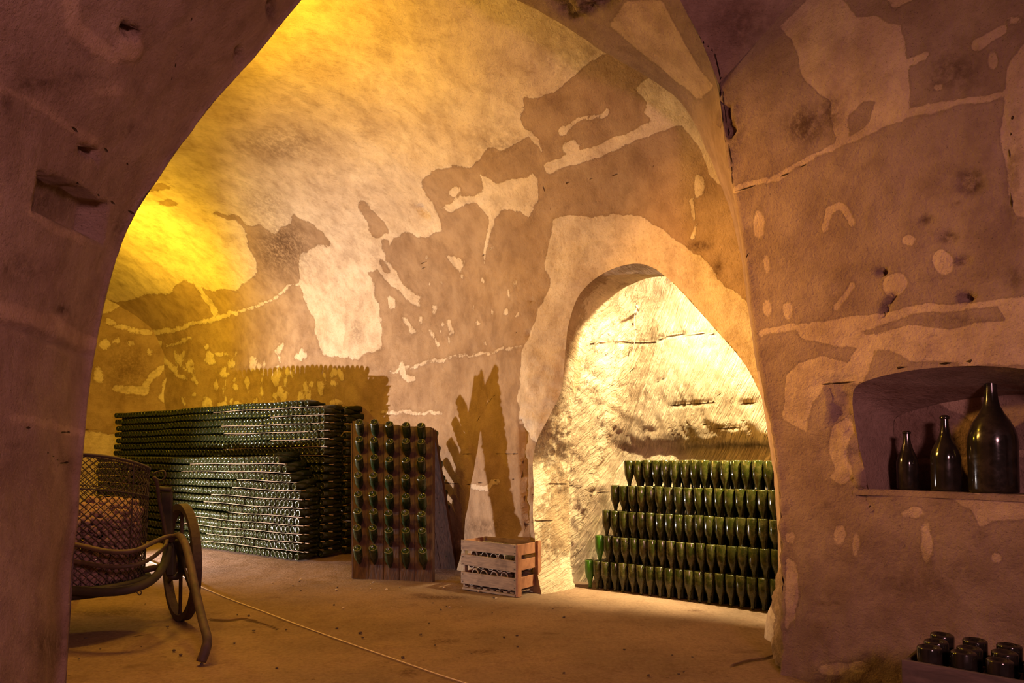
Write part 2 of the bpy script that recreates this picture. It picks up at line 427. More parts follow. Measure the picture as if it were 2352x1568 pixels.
# soften normals so that the sweep does not fold
avg = np.array([-.62, -.78]); 
C = np.zeros((len(path), len(prof), 3))
for i in range(len(path)):
    for j, (o, z) in enumerate(prof):
        k = min(1, o/1.5); nn = inw[i]*(1-k)+avg*k; nn = nn/np.linalg.norm(nn)
        C[i, j] = (path[i, 0]+nn[0]*o, path[i, 1]+nn[1]*o, z)
def resf(k, i):
    if k == 0: return .03 if 3 <= i <= 8 else .07
    return .028 if i <= 9 else .15
G, ta, tb = loft(C, resf, maxn=90)
Gs, nrm = rock_disp(G, .05, .016, .004, 1)
fl = np.clip(G[..., 2]/.15, 0, 1)[..., None]
G = G*(1-fl)+Gs*fl

arch_px = [(1244, 1366), (1232, 1300), (1229, 1240), (1224, 1180), (1226, 1120), (1224, 1060), (1234, 1010), (1262, 955), (1288, 900), (1295, 850), (1299, 800), (1306, 745), (1325, 687), (1352, 652), (1385, 628), (1422, 612), (1465, 605), (1503, 617), (1548, 652), (1600, 708), (1648, 762), (1700, 822), (1733, 876), (1762, 950), (1788, 1050), (1800, 1200), (1806, 1300), (1800, 1470)]
arch_s = catmull_px(arch_px, 5)
hole = np.vstack([arch_s, [(1800, 1600), (1244, 1600)]])
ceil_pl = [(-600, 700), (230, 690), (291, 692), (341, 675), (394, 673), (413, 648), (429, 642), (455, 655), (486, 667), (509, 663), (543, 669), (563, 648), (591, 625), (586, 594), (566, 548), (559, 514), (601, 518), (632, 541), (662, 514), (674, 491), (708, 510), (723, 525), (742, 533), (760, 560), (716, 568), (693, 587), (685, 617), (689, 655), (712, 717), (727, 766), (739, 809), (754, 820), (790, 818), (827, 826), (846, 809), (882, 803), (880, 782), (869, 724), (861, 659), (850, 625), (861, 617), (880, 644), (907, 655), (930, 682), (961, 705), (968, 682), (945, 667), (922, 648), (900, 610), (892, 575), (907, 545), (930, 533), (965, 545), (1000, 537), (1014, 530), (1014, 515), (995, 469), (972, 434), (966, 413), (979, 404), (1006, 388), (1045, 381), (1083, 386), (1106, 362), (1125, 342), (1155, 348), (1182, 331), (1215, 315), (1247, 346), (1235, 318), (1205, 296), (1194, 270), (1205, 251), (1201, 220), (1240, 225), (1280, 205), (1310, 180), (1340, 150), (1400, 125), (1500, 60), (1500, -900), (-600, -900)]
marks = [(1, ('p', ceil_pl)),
 (-1, ('p', [(821, 464), (831, 491), (845, 520), (857, 545), (875, 545), (892, 533), (885, 515), (869, 495), (850, 476), (838, 466)])),
 (-1, ('l', [(500, 490), (540, 500), (560, 515)], 6)), (-1, ('e', 385, 465, 22, 9)), (-1, ('e', 368, 432, 24, 8)),
 (-1, ('l', [(885, 560), (895, 590)], 8)), (-1, ('l', [(878, 600), (888, 622)], 7)), (-1, ('e', 745, 565, 3, 3)),
 (1, ('p', [(1106, 404), (1125, 407), (1144, 423), (1171, 411), (1209, 407), (1224, 398), (1232, 407), (1236, 453), (1224, 484), (1213, 499), (1194, 484), (1152, 484), (1140, 511), (1125, 545), (1110, 606), (1108, 590), (1116, 545), (1121, 526), (1125, 503), (1110, 480), (1090, 465), (1037, 488), (1010, 480), (1052, 457), (1094, 446), (1113, 438)])),
 (1, ('e', 1046, 440, 14, 11)), (1, ('p', [(1022, 582), (1045, 587), (1062, 595), (1058, 626), (1046, 612), (1033, 603)])),
 (1, ('l', [(1260, 386), (1330, 362), (1400, 335), (1470, 305), (1540, 282), (1600, 268)], 13)),
 (1, ('p', [(1454, 205), (1490, 240), (1480, 262), (1520, 285), (1570, 290), (1600, 330), (1630, 400), (1655, 430), (1690, 400), (1600, 230), (1500, 180)])),
 (1, ('l', [(1295, 300), (1330, 272), (1380, 266), (1392, 252)], 5)), (1, ('e', 1290, 302, 12, 11)), (1, ('e', 1308, 340, 18, 16)),
 (1, ('p', [(1266, 500), (1310, 492), (1366, 499), (1420, 494), (1477, 497), (1507, 518), (1530, 534), (1569, 564), (1626, 603), (1664, 660), (1722, 698), (1900, 760), (1900, 1500), (1250, 1500), (1262, 1048), (1222, 1020), (1196, 985), (1188, 930), (1195, 860), (1200, 800), (1225, 740), (1240, 700), (1262, 650), (1255, 600), (1268, 540)])),
 (1, ('e', 1607, 430, 13, 26)), (1, ('l', [(1590, 460), (1598, 520), (1590, 545)], 4)),
 (1, ('l', [(900, 853), (1000, 828), (1100, 812), (1200, 795)], 3.2)), (1, ('l', [(880, 946), (1010, 949)], 4)),
 (1, ('l', [(920, 835), (926, 862), (945, 868)], 6)), (1, ('l', [(330, 768), (372, 762), (460, 740), (540, 718)], 5)), (1, ('l', [(540, 718), (620, 690), (690, 645)], 3)),
 (1, ('l', [(455, 655), (478, 685), (497, 718)], 6)), (1, ('e', 898, 695, 9, 16)), (1, ('l', [(930, 728), (948, 762)], 4)), (1, ('l', [(992, 762), (1006, 795)], 3)), (1, ('l', [(1030, 740), (1036, 765)], 4)),
 (1, ('l', [(364, 790), (372, 820), (390, 838), (420, 870)], 5)), (1, ('l', [(400, 820), (425, 850)], 3)), (1, ('l', [(384, 795), (440, 775)], 3)),
 (1, ('l', [(1085, 1118), (1110, 1121), (1140, 1108)], 6)), (-1, ('p', [(1192, 965), (1212, 1000), (1234, 1020), (1246, 1100), (1240, 1360), (1205, 1360), (1198, 1100)]))]
r2 = random.Random(5)
for _ in range(85):
    cu_ = r2.uniform(400, 790); cv_ = r2.uniform(790, 935)
    if cu_ > 720 and cv_ < 850: continue
    marks.append((1, ('e', cu_, cv_, r2.uniform(3, 9), r2.uniform(4, 15))))
for _ in range(25):
    marks.append((1, ('e', r2.uniform(960, 1200), r2.uniform(560, 800), r2.uniform(2, 5), r2.uniform(3, 9))))
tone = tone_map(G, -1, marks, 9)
u, v = proj(G)
soil = np.zeros(u.shape)
for cx, cy, rx, ry, a in [(1605, 565, 45, 16, 1), (1650, 615, 14, 30, .9), (1230, 1110, 30, 60, .5), (1320, 150, 90, 60, .35), (1150, 330, 90, 60, .4), (650, 330, 160, 60, .45), (610, 470, 80, 60, .4), (650, 570, 90, 90, .8),  # ellipses where the gallery shell is darker
                          (1110, 1210, 90, 26, .6), (1040, 1240, 60, 60, .5), (880, 80, 60, 40, .2), (1560, 690, 40, 30, .2), (820, 760, 20, 40, .5), (300, 840, 90, 120, .35)]:
    soil = np.maximum(soil, a*np.clip(1.3*(1-np.hypot((u-cx)/rx, (v-cy)/ry)), 0, 1))
cracks = [([(180, 985), (260, 990), (340, 1000)], 1), ([(1040, 1045), (1110, 1040), (1190, 1042)], .8), ([(1090, 975), (1120, 930), (1138, 905)], .7), ([(1000, 1108), (1080, 1112), (1180, 1100)], .8),
          ([(1135, 560), (1095, 600)], .6), ([(960, 605), (1000, 598)], .9), ([(970, 615), (990, 612)], .9), ([(1174, 760), (1190, 766)], .9), ([(1265, 500), (1262, 460), (1240, 410)], .6),
          ([(1300, 420), (1420, 400), (1500, 380)], .5), ([(690, 980), (760, 960), (860, 940)], .8), ([(1255, 385), (1262, 372)], 1), ([(1198, 965), (1200, 1100), (1206, 1200), (1208, 1330)], 1.6), ([(1200, 1072), (1236, 1070)], 1.3), ([(1200, 1140), (1236, 1135)], 1.2), ([(1204, 1205), (1236, 1200)], 1.3)]
carves = [(('p', [(955, 475), (968, 470), (990, 495), (984, 502), (966, 490)]), .05, 5), (('e', 1219, 692, 4, 5), .03, 4), (('e', 1212, 768, 5, 6), .03, 4), (('e', 1590, 558, 4, 3), .03, 4), (('e', 1646, 628, 3, 3), .03, 3),
          (('l', [(1262, 384), (1300, 370)], 3), .006, 4), (('l', [(1197, 975), (1199, 1090), (1206, 1200), (1208, 1330)], 4), .03, 4), (('p', [(1192, 960), (1228, 985), (1236, 1090), (1232, 1200), (1222, 1340), (1206, 1300), (1204, 1200), (1198, 1100), (1190, 1030)]), .03, 6)]
cv = carve_amount(G, carves) + np.where((tone > 0), .004, 0)
rough_zone = np.clip(sdf(('p', [(1190, 955), (1300, 955), (1300, 1400), (1215, 1400), (1195, 1100)]), u, v)/12, 0, 1)*np.clip(G[..., 2]/.2, 0, 1)
nn = normals(G)
sgn = np.sign((nn*(np.array([0, 0, 1.2])-G)).sum(-1, keepdims=True))
G = G + nn*sgn*(cv + rough_zone*(fbm(G, 11, 4, 77)*.05+fbm(G, 30, 3, 78)*.018))[..., None]
rl = np.clip(sdf(('p', [(1200, 800), (1300, 800), (1300, 1000), (1235, 1020), (1190, 960)]), u, v)/25, 0, 1)
G = G + nn*sgn*(rl*(fbm(G, 9, 4, 79)*.03+.02))[..., None]
keep, G = punch(G, hole)
dl = depth_lookup(G[(ta > 5)][:, tb < 8])
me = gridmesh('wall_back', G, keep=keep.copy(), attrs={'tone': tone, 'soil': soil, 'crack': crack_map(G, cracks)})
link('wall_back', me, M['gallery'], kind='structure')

# ---- end wall at the far left of the gallery (shadowed lunette)
C = np.array([[(x, 12.3 + (x+8)*.02, z) for x in (-13, -11, -9, -7.5, -6.2, -5.0)] for z in (-.02, 1, 2, 3, 4, 5)])
G, a_, b_ = loft(C, .07); G, _ = rock_disp(G, .04, .015, .004)
em = [(1, ('l', [(268, 893), (325, 897), (345, 870), (371, 843)], 8)), (1, ('l', [(379, 874), (383, 905)], 6)), (1, ('e', 383, 912, 18, 13)), (1, ('l', [(246, 735), (256, 740), (306, 758), (345, 764)], 6)), (1, ('e', 325, 897, 22, 10)),
      (1, ('e', 240, 790, 12, 14)), (1, ('e', 268, 782, 8, 8)), (1, ('e', 300, 788, 10, 7)), (1, ('e', 225, 860, 10, 22)), (1, ('e', 345, 810, 6, 10)), (1, ('p', [(100, 986), (200, 990), (300, 1003), (330, 1300), (100, 1300)])), (1, ('p', [(150, 640), (300, 690), (240, 720), (150, 720)]))]
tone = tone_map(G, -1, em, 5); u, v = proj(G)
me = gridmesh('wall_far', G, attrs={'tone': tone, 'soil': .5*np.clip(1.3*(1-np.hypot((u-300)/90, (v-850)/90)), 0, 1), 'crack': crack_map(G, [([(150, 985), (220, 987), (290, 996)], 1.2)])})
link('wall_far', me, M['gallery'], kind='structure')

# ---- alcove: arch reveal
Fp = catmull_px(arch_px, 2)
inner_px = {0: (1312, 1352), 1: (1306, 1300), 2: (1304, 1240), 3: (1302, 1180), 4: (1300, 1120), 5: (1300, 1060), 6: (1302, 1010), 7: (1308, 955), 8: (1318, 900), 9: (1330, 850), 10: (1343, 800), 11: (1362, 752), 12: (1386, 708), 13: (1405, 680), 14: (1432, 660), 15: (1466, 645), 16: (1500, 637)}
rows = []
thick = np.array([.68, .73, 0])*.46
ip = [inner_px.get(k) for k in range(len(arch_px))]
for k in range(len(arch_px)):
    D = dl(*arch_px[k]); f = P(arch_px[k][0], arch_px[k][1], D)
    if ip[k] is not None:
        g = P(ip[k][0], ip[k][1], D+(.22 if k < 9 else .22+.14*min(1, (k-8)/3)))
        if k == 0: g = PF(*ip[k])
    else:
        q = min(1, (k-16)/3.0)
        g = f + thick*(1-.0*q) + np.array([0, 0, .02])
    rows.append([f, f*.62+g*.38, g, g+thick*.12+np.array([.0, 0, .02 if k > 7 else 0])])
C = np.array(rows); G, ta2, tb2 = loft(C, .022, maxn=30)
fade = np.clip((tb2-.35)/1.2, 0, 1)[None, :]*np.ones((len(ta2), 1))
low = np.clip((9-ta2)/3, 0, 1)[:, None]
G0, _ = rock_disp(G, .02, .012, .005, 1, fade)
n_ = normals(G); G = G0 + n_*(low*fade*(fbm(G, 8, 4, 61)*.035+fbm(G, 30, 3, 62)*.022))[..., None]
tone = fbm(G, 2, 3, 5)*.5+.1
u, v = proj(G)
me = gridmesh('trim_alcove_arch', G, attrs={'tone': tone, 'soil': np.zeros(u.shape), 'crack': crack_map(G, [([(1262, 1112), (1300, 1112)], 1.5), ([(1230, 1195), (1270, 1193)], 1.6)])})
link('trim_1', me, M['jamb'], kind='structure')

# ---- alcove interior: left wall, corner, back wall, ceiling
pl = [ # z, G(front left), mid, C(corner), B1, B2
 (-.02, (.42, 6.60), (.60, 6.70), (.74, 6.86), (2.35, 5.72), (3.5, 4.9)),
 (.5, (.42, 6.62), (.64, 6.74), (.88, 6.93), (2.36, 5.80), (3.5, 4.98)),
 (1.0, (.42, 6.62), (.73, 6.80), (1.08, 7.03), (2.40, 5.90), (3.5, 5.05)),
 (1.30, (.44, 6.62), (.83, 6.80), (1.18, 7.06), (2.42, 5.98), (3.5, 5.1)),
 (1.42, (.44, 6.62), (.85, 6.79), (1.20, 7.02), (2.42, 5.80), (3.5, 4.95)),
 (1.8, (.48, 6.60), (.91, 6.77), (1.32, 6.90), (2.42, 5.76), (3.5, 4.95)),
 (2.3, (.50, 6.46), (1.0, 6.74), (1.45, 6.78), (2.42, 5.72), (3.45, 4.9)),
 (2.8, (.62, 6.46), (1.1, 6.66), (1.55, 6.62), (2.4, 5.66), (3.4, 4.85)),
 (3.3, (.80, 6.36), (1.2, 6.50), (1.62, 6.42), (2.36, 5.55), (3.3, 4.75)),
 (3.65, (.98, 6.16), (1.3, 6.2), (1.65, 6.1), (2.28, 5.35), (3.1, 4.6)),
 (3.75, (1.05, 5.9), (1.35, 5.85), (1.65, 5.75), (2.2, 5.1), (2.9, 4.4)),
 (3.6, (1.0, 5.68), (1.3, 5.5), (1.6, 5.3), (2.1, 4.85), (2.7, 4.25))]
C = np.array([[(x, y, z) for (x, y) in r[1:]] for z, *rr in [(q[0], 0) for q in pl] for r in [[z]+list(next(p[1:] for p in pl if p[0] == z))]])
G, ta3, tb3 = loft(C, .024, maxn=80)
n_ = normals(G); sg = np.sign((n_*(np.array([1.6, 5.4, 1.6])-G)).sum(-1, keepdims=True))
u, v = proj(G)
# tool-dressed rock: diagonal pick strokes on the upper back wall, broken ledge edge
A = G[..., 0]*.8-G[..., 1]*.6; Zc = G[..., 2]
St = np.stack([A*9+Zc*4.5, A*1.2-Zc*2.2, A*0], -1)
d = fbm(G, .8, 3, 101)*.05 + fbm(G, 3, 4, 102)*.028 + vnoise(St*2.3, 103)*.010 + fbm(G, 18, 3, 104)*.006
left_zone = np.clip(1-(tb3-1.7)/.5, 0, 1)[None, :]*np.ones((G.shape[0], 1))
d = d + left_zone*(fbm(G, 6, 3, 105)*.025+fbm(G, 26, 3, 106)*.020)
teeth = np.exp(-((Zc-1.50)/.10)**2)*(1-left_zone)*np.clip((A+3.6)/.6, 0, 1)
d = d + teeth*(np.abs(vnoise(np.stack([A*14+Zc*6, Zc*3, A*0], -1), 107))*.07-.01)
cr = crack_map(G, [([(1355, 790), (1400, 785), (1450, 787), (1500, 785), (1530, 775), (1556, 768), (1640, 765)], 1.6), ([(1500, 880), (1530, 866), (1600, 858)], .9), ([(1362, 800), (1395, 815), (1430, 838)], .8), ([(1500, 930), (1600, 928), (1640, 925), (1735, 925)], .6),
                   ([(1615, 925), (1640, 925), (1660, 900)], 1.0), ([(1610, 970), (1650, 985), (1700, 980)], 1.2), ([(1290, 1018), (1330, 1035), (1400, 1118)], .01), ([(1295, 1110), (1360, 1128), (1410, 1135)], 1.4), ([(1455, 715), (1452, 780), (1442, 850)], .5), ([(1440, 860), (1462, 836)], 1.0)])
G = G + n_*sg*(d - np.clip((cr-.6)/.4, 0, 1)*.02)[..., None]*np.clip(.25+G[..., 2:3]/.15, 0, 1)
tone = np.where(left_zone > .5, fbm(G, 2.2, 4, 8)*1.2-.1, fbm(G, 1.3, 3, 9)+.45)
tone = np.clip(tone, -1, 1)
groove_shade = tone_map(G, -1, [(1, ('p', [(1318, 965), (1335, 962), (1350, 985), (1368, 950), (1385, 955), (1430, 970), (1470, 940), (1500, 985), (1620, 1000), (1800, 1030), (1800, 1045), (1620, 1030), (1500, 1020), (1450, 1045), (1380, 1020), (1330, 1010)]))], 5)  # dark band: shade of the ledge groove put into the colour
me = gridmesh('wall_alcove', G, attrs={'tone': tone, 'soil': np.clip(groove_shade*.6, 0, .35), 'crack': cr})
link('wall_alcove', me, M['alcove'], kind='structure')

# ---- front room, left pier (wall leaning over into the vault)
E = [(150, 1600, 3.40), (154, 1500, 3.42), (160, 1400, 3.43), (164, 1300, 3.44), (178, 1200, 3.45), (183, 1100, 3.46), (195, 1000, 3.47), (204, 900, 3.48), (216, 820, 3.5), (232, 740, 3.5), (246, 670, 3.51), (258, 620, 3.52), (279, 560, 3.53), (300, 512, 3.54), (340, 440, 3.56), (370, 400, 3.57), (400, 357, 3.58), (450, 285, 3.6), (500, 222, 3.61), (575, 140, 3.62), (640, 60, 3.63), (690, 0, 3.64), (760, -90, 3.66), (850, -180, 3.68), (960, -250, 3.7), (1080, -290, 3.72)]
prof2 = lambda z: np.interp(z, [0, 1.3, 2.0, 2.6, 3.0, 3.4, 3.7, 4.0, 4.3, 4.4], [-1.86, -1.93, -1.90, -1.78, -1.60, -1.30, -.98, -.55, -.05, .35])
rows = []
for (uu, vv, D) in E:
    e = P(uu, vv, D); z = e[2]; xp = float(prof2(z)); 
    ry = (e-np.array([0, 0, H]))/e[1]; row = [e+ry*.35+np.array([-.10, 0, .06]), e+ry*.10+np.array([-.025, 0, .01]), e, e+np.array([-.0, -.09, -.005])]
    for yv, k in ((2.9, .55), (2.3, .85), (1.4, 1), (0.2, 1), (-1.6, 1), (-3.4, 1)):
        row.append(np.array([e[0]*(1-k)+xp*k+.02*(1-k), yv, z*(1-.03*k)]))
    rows.append(row)
rows[0] = [np.array([r[0], r[1], -.03]) for r in rows[0]]
C = np.array(rows)
def resl(k, i):
    if k == 0: return .02
    return .02 if i < 6 else .15
G, ta4, tb4 = loft(C, resl, maxn=60)
u, v = proj(G)
lm = [(1, ('e', 291, 100, 34, 34)), (1, ('l', [(150, -20), (165, 60), (210, 100), (245, 125)], 20)), (1, ('l', [(-20, 705), (40, 715), (120, 745), (165, 778), (205, 788)], 20)), (1, ('l', [(-20, 200), (60, 230), (150, 290), (220, 330)], 10)),
      (1, ('l', [(70, 480), (120, 520), (180, 545)], 14)), (1, ('p', [(230, 345), (235, 365), (200, 372), (185, 330), (215, 325)])), (1, ('l', [(30, 960), (100, 975), (190, 990)], 12)), (1, ('e', 250, 210, 40, 14))]
tone = tone_map(G, -.9, lm, 14, 26)
tone = np.minimum(tone, .55)
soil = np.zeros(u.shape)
for cx, cy, rx, ry, a in [(90, 190, 90, 16, .7), (60, 200, 40, 18, .7), (180, 175, 70, 12, .6), (140, 710, 22, 16, .9), (110, 1480, 70, 60, .6), (60, 620, 60, 50, .4), (300, 300, 30, 30, .5), (160, 470, 90, 70, .5), (275, 530, 30, 60, .5), (40, 1020, 40, 12, .6), (15, 240, 20, 40, .7), (150, 1060, 20, 8, .6), (620, 20, 12, 40, .9), (545, 125, 12, 24, .9), (10, 620, 14, 10, .8), (204, 349, 26, 17, 1.2), (294, 68, 28, 18, 1.2), (150, 430, 90, 14, .6)]:  # grime; spots at the holes and recess top are painted shade
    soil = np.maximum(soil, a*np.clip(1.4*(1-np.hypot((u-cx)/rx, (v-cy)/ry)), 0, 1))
carvesL = [(('p', [(90, 400), (160, 425), (246, 474), (234, 558), (160, 520), (76, 482)]), .12, 8), (('p', [(180, 332), (230, 350), (226, 366), (180, 350)]), .08, 5), (('p', [(274, 52), (292, 58), (318, 76), (300, 84), (276, 70)]), .08, 6),
           (('e', 545, 128, 9, 20), .025, 8), (('e', 618, 14, 8, 22), .03, 8), (('l', [(395, 180), (405, 140), (420, 95), (438, 45)], 1.5), .006, 3), (('e', 292, 108, 32, 30), -.010, 5), (('l', [(-20, 745), (60, 760), (150, 800), (200, 815)], 5), .02, 8)]
cv = carve_amount(G, carvesL)
Gs, n_ = rock_disp(G, .03, .014, .004, 1, np.clip(.35+np.abs(tb4-2)/2, .35, 1)[None, :]*np.ones((len(ta4), 1)))
sg = np.sign((n_*(np.array([0, 1.0, 1.5])-G)).sum(-1, keepdims=True))
ed = np.exp(-((tb4-2.4)/.9)**2)[None, :]*np.clip((v-0)/400, 0, 1)*np.clip((900-v)/300, 0, 1)
Gs = Gs + n_*sg*(ed*fbm(G, 10, 3, 66)*.016)[..., None]
G = Gs + n_*sg*cv[..., None]
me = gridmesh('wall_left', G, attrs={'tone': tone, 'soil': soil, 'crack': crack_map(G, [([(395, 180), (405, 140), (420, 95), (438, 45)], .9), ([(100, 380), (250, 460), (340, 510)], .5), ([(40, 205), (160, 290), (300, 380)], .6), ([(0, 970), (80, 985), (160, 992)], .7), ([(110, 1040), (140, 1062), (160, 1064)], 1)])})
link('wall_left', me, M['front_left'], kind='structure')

# ---- front room, right wall with the bottle niche
DR = np.array([.742, -.92]); DRn = DR/np.linalg.norm(DR); NR = np.array([.778, .628, 0])
B = [(1792, 1545, 3.98), (1795, 1420, 3.98), (1796, 1300, 3.98), (1793, 1180, 3.98), (1786, 1080, 3.98), (1773, 980, 3.98), (1757, 900, 3.98), (1744, 820, 3.99), (1732, 740, 4.0), (1720, 650, 4.0), (1710, 570, 4.0), (1698, 490, 4.01), (1685, 420, 4.02), (1666, 330, 4.03), (1655, 240, 4.04), (1652, 180, 4.05), (1655, 120, 4.05), (1662, 50, 4.05), (1672, -40, 4.05), (1680, -160, 4.05)]
rows = []
for (uu, vv, D) in B:
    b0 = P(uu, vv, D); row = [b0 + np.array([.03, .05, 0]), b0]
    for s in (.05, .25, .5, .8, 1.1, 1.4, 1.9, 2.6, 3.6):
        q = 1-.25*min(1, s/1.5)
        xx = 1.575+(b0[0]-1.575)*q
        row.append(np.array([xx+DR[0]*s + (.01 if s == .05 else 0), 3.98+(b0[1]-3.98)*q+DR[1]*s, b0[2]]))
    rows.append(row)
rows.insert(0, [np.array([r[0], r[1], -.03]) for r in rows[0]])
C = np.array(rows)
def resr(k, i):
    if k == 0: return .018
    return .018 if i < 7 else .12
G, ta5, tb5 = loft(C, resr, maxn=60)
u, v = proj(G)
rm = [(1, ('p', [(1856, -60), (1856, 0), (1792, 59), (1819, 96), (1835, 154), (1845, 186), (1882, 213), (1914, 234), (1914, 298), (1920, 335), (1952, 330), (2005, 303), (2074, 282), (2095, 256), (2090, 186), (2085, 106), (2069, 59), (2037, 53), (2005, 37), (1973, 45), (1952, 16), (1936, 0), (1936, -60)])),
      (-1, ('p', [(1950, 266), (1984, 234), (2012, 232), (2000, 280), (1952, 318)])),
      (1, ('l', [(1690, 432), (1780, 405), (1850, 370), (1920, 335), (2000, 303), (2100, 262), (2200, 235), (2300, 218)], 7)),
      (1, ('p', [(2306, 230), (2310, 160), (2352, 100), (2500, 60), (2500, 520), (2330, 500), (2310, 400), (2303, 300)])),
      (1, ('e', 1745, 510, 11, 34)), (1, ('l', [(1892, 525), (1905, 485), (1935, 472), (1962, 510)], 9)), (1, ('e', 2093, 555, 17, 15)), (1, ('e', 2168, 600, 26, 28)), (1, ('e', 2058, 655, 27, 29)), (1, ('l', [(1922, 705), (1960, 652)], 8)),
      (1, ('l', [(2242, 106), (2300, 74)], 12)), (1, ('l', [(2095, 142), (2135, 125)], 9)), (1, ('e', 2275, 140, 12, 20)), (1, ('p', [(2000, -30), (2110, -30), (2095, 5), (2050, 19)])), (1, ('e', 2330, 50, 22, 7)), (1, ('e', 2160, 205, 9, 8)),
      (1, ('p', [(1833, 741), (1894, 738), (1971, 720), (2041, 714), (2139, 698), (2262, 692), (2500, 670), (2500, 855), (2352, 838), (2230, 830), (2100, 832), (2045, 805), (2010, 800), (1990, 860), (1970, 875), (1900, 880), (1870, 930), (1860, 1000), (1800, 960), (1810, 860), (1840, 830), (1890, 815), (1950, 830), (1965, 800), (1900, 790), (1850, 780), (1835, 760)])),
      (-1, ('p', [(1975, 762), (2030, 745), (2105, 722), (2180, 715), (2290, 705), (2310, 735), (2180, 757), (2100, 748), (1990, 768)])),
      (1, ('l', [(1755, 768), (1800, 755), (1840, 748)], 7)), (1, ('e', 1765, 712, 10, 20)), (1, ('e', 1812, 716, 12, 22)), (1, ('e', 1760, 600, 9, 24)),
      (1, ('p', [(1950, 955), (1915, 980), (1905, 1040), (1915, 1080), (1900, 1098), (1925, 1110), (1960, 1092), (1950, 1050), (1960, 1000)])),
      (1, ('p', [(2168, 1128), (2500, 1140), (2500, 1190), (2352, 1190), (2280, 1195), (2255, 1206), (2232, 1168), (2180, 1147)])), (1, ('e', 1930, 1230, 14, 22)), (1, ('e', 2125, 1252, 12, 46)), (1, ('e', 1965, 1255, 9, 22)), (1, ('e', 2095, 1180, 26, 12)),
      (1, ('e', 1910, 1535, 40, 13)), (1, ('e', 1970, 1535, 26, 12)), (1, ('e', 1815, 1235, 12, 16)), (1, ('p', [(1800, 1285), (1832, 1300), (1836, 1360), (1822, 1420), (1802, 1460)])), (1, ('e', 2290, 1275, 14, 12)), (1, ('e', 2230, 835, 30, 10))]
tone = tone_map(G, -1, rm, 11, 20)
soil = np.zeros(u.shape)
for cx, cy, rx, ry, a in [(1850, 290, 75, 60, .8), (1910, 260, 40, 60, .7), (2190, 170, 90, 60, .6), (2230, 420, 45, 40, 1), (2130, 505, 22, 12, .9), (2180, 545, 28, 18, 1), (2212, 598, 24, 14, 1), (2330, 400, 30, 200, .5), (2200, 470, 14, 8, .8), (2330, 640, 30, 40, .6), (2030, 700, 14, 18, .8), (2200, 735, 110, 18, .5), (1680, 300, 40, 120, .5),  # grime, plus dark spots painting the shade inside the carved holes
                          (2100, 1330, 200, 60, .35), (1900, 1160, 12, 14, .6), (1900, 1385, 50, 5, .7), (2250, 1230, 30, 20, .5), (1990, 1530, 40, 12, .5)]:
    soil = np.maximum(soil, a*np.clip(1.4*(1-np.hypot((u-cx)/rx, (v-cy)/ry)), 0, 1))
carvesR = [(('e', 2028, 626, 10, 8), .05, 6), (('e', 2220, 686, 17, 9), .06, 6), (('e', 2212, 598, 18, 11), .02, 8), (('e', 2180, 545, 22, 14), .012, 8), (('e', 2130, 505, 16, 9), .012, 8), (('e', 2230, 422, 30, 26), .012, 10),
           (('p', [(1656, 235), (1672, 242), (1690, 300), (1676, 320), (1660, 280)]), .05, 8), (('l', [(1690, 440), (1780, 413), (1850, 378), (1930, 343), (2100, 272), (2300, 226)], 1.5), .008, 3), (('l', [(1690, 425), (1780, 398), (1850, 362), (1920, 328), (2000, 296), (2100, 255), (2290, 212)], 2), -.008, 8),
           (('l', [(2030, 725), (2045, 690), (2055, 680)], 5), .03, 6), (('l', [(1960, 1100), (1985, 1140), (2010, 1180)], 4), .02, 6), (('p', [(1962, 1085), (1985, 1082), (1992, 1110), (1975, 1125), (1960, 1110)]), -.02, 6), (('l', [(1800, 1290), (1832, 1320), (1836, 1370), (1820, 1430)], 2), .012, 5),
           (('l', [(1885, 880), (1920, 875), (1960, 868)], 4), .015, 6), (('p', [(1900, 880), (1950, 876), (1960, 1000), (1925, 975), (1910, 930)]), .022, 8), (('e', 2073, 1254, 5, 5), .015, 4), (('l', [(2305, 230), (2312, 350), (2320, 500), (2330, 560)], 3), .012, 6)]
cv = carve_amount(G, carvesR) + np.where(tone > 0, .003, 0)
Gs, n_ = rock_disp(G, .03, .013, .005, 1, np.clip(.4+np.abs(tb5-1)/2, .4, 1)[None, :]*np.ones((len(ta5), 1)), seed=4)
sg = np.sign((n_*(np.array([0, 1.0, 1.5])-G)).sum(-1, keepdims=True))
chip = np.clip(sdf(('p', [(1880, 870), (1965, 862), (2000, 1130), (1955, 1120), (1905, 1000)]), u, v)/10, 0, 1)+.7*np.clip(sdf(('p', [(1860, 1500), (2040, 1500), (2040, 1570), (1860, 1570)]), u, v)/10, 0, 1)+.8*np.clip(sdf(('p', [(1640, 200), (1700, 200), (1705, 380), (1670, 400)]), u, v)/12, 0, 1)
edge = np.exp(-((tb5-1)/.6)**2)[None, :]*np.clip((v-850)/200, 0, 1)
G = Gs + n_*sg*(cv+chip*(fbm(G, 16, 4, 55)*.035)+edge*fbm(G, 12, 4, 56)*.03)[..., None]
niche_px = catmull_px([(1995, 1124), (1986, 1080), (1972, 1020), (1962, 960), (1958, 918), (1966, 888), (2000, 871), (2050, 858), (2110, 848), (2180, 842), (2250, 840), (2330, 845), (2420, 858), (2500, 880)], 5)
nh = np.vstack([niche_px, [(2500, 1143), (2352, 1137), (2100, 1127)]])
keep, G = punch(G, nh)
dlr = depth_lookup(G[:, (tb5 > .5) & (tb5 < 9)])
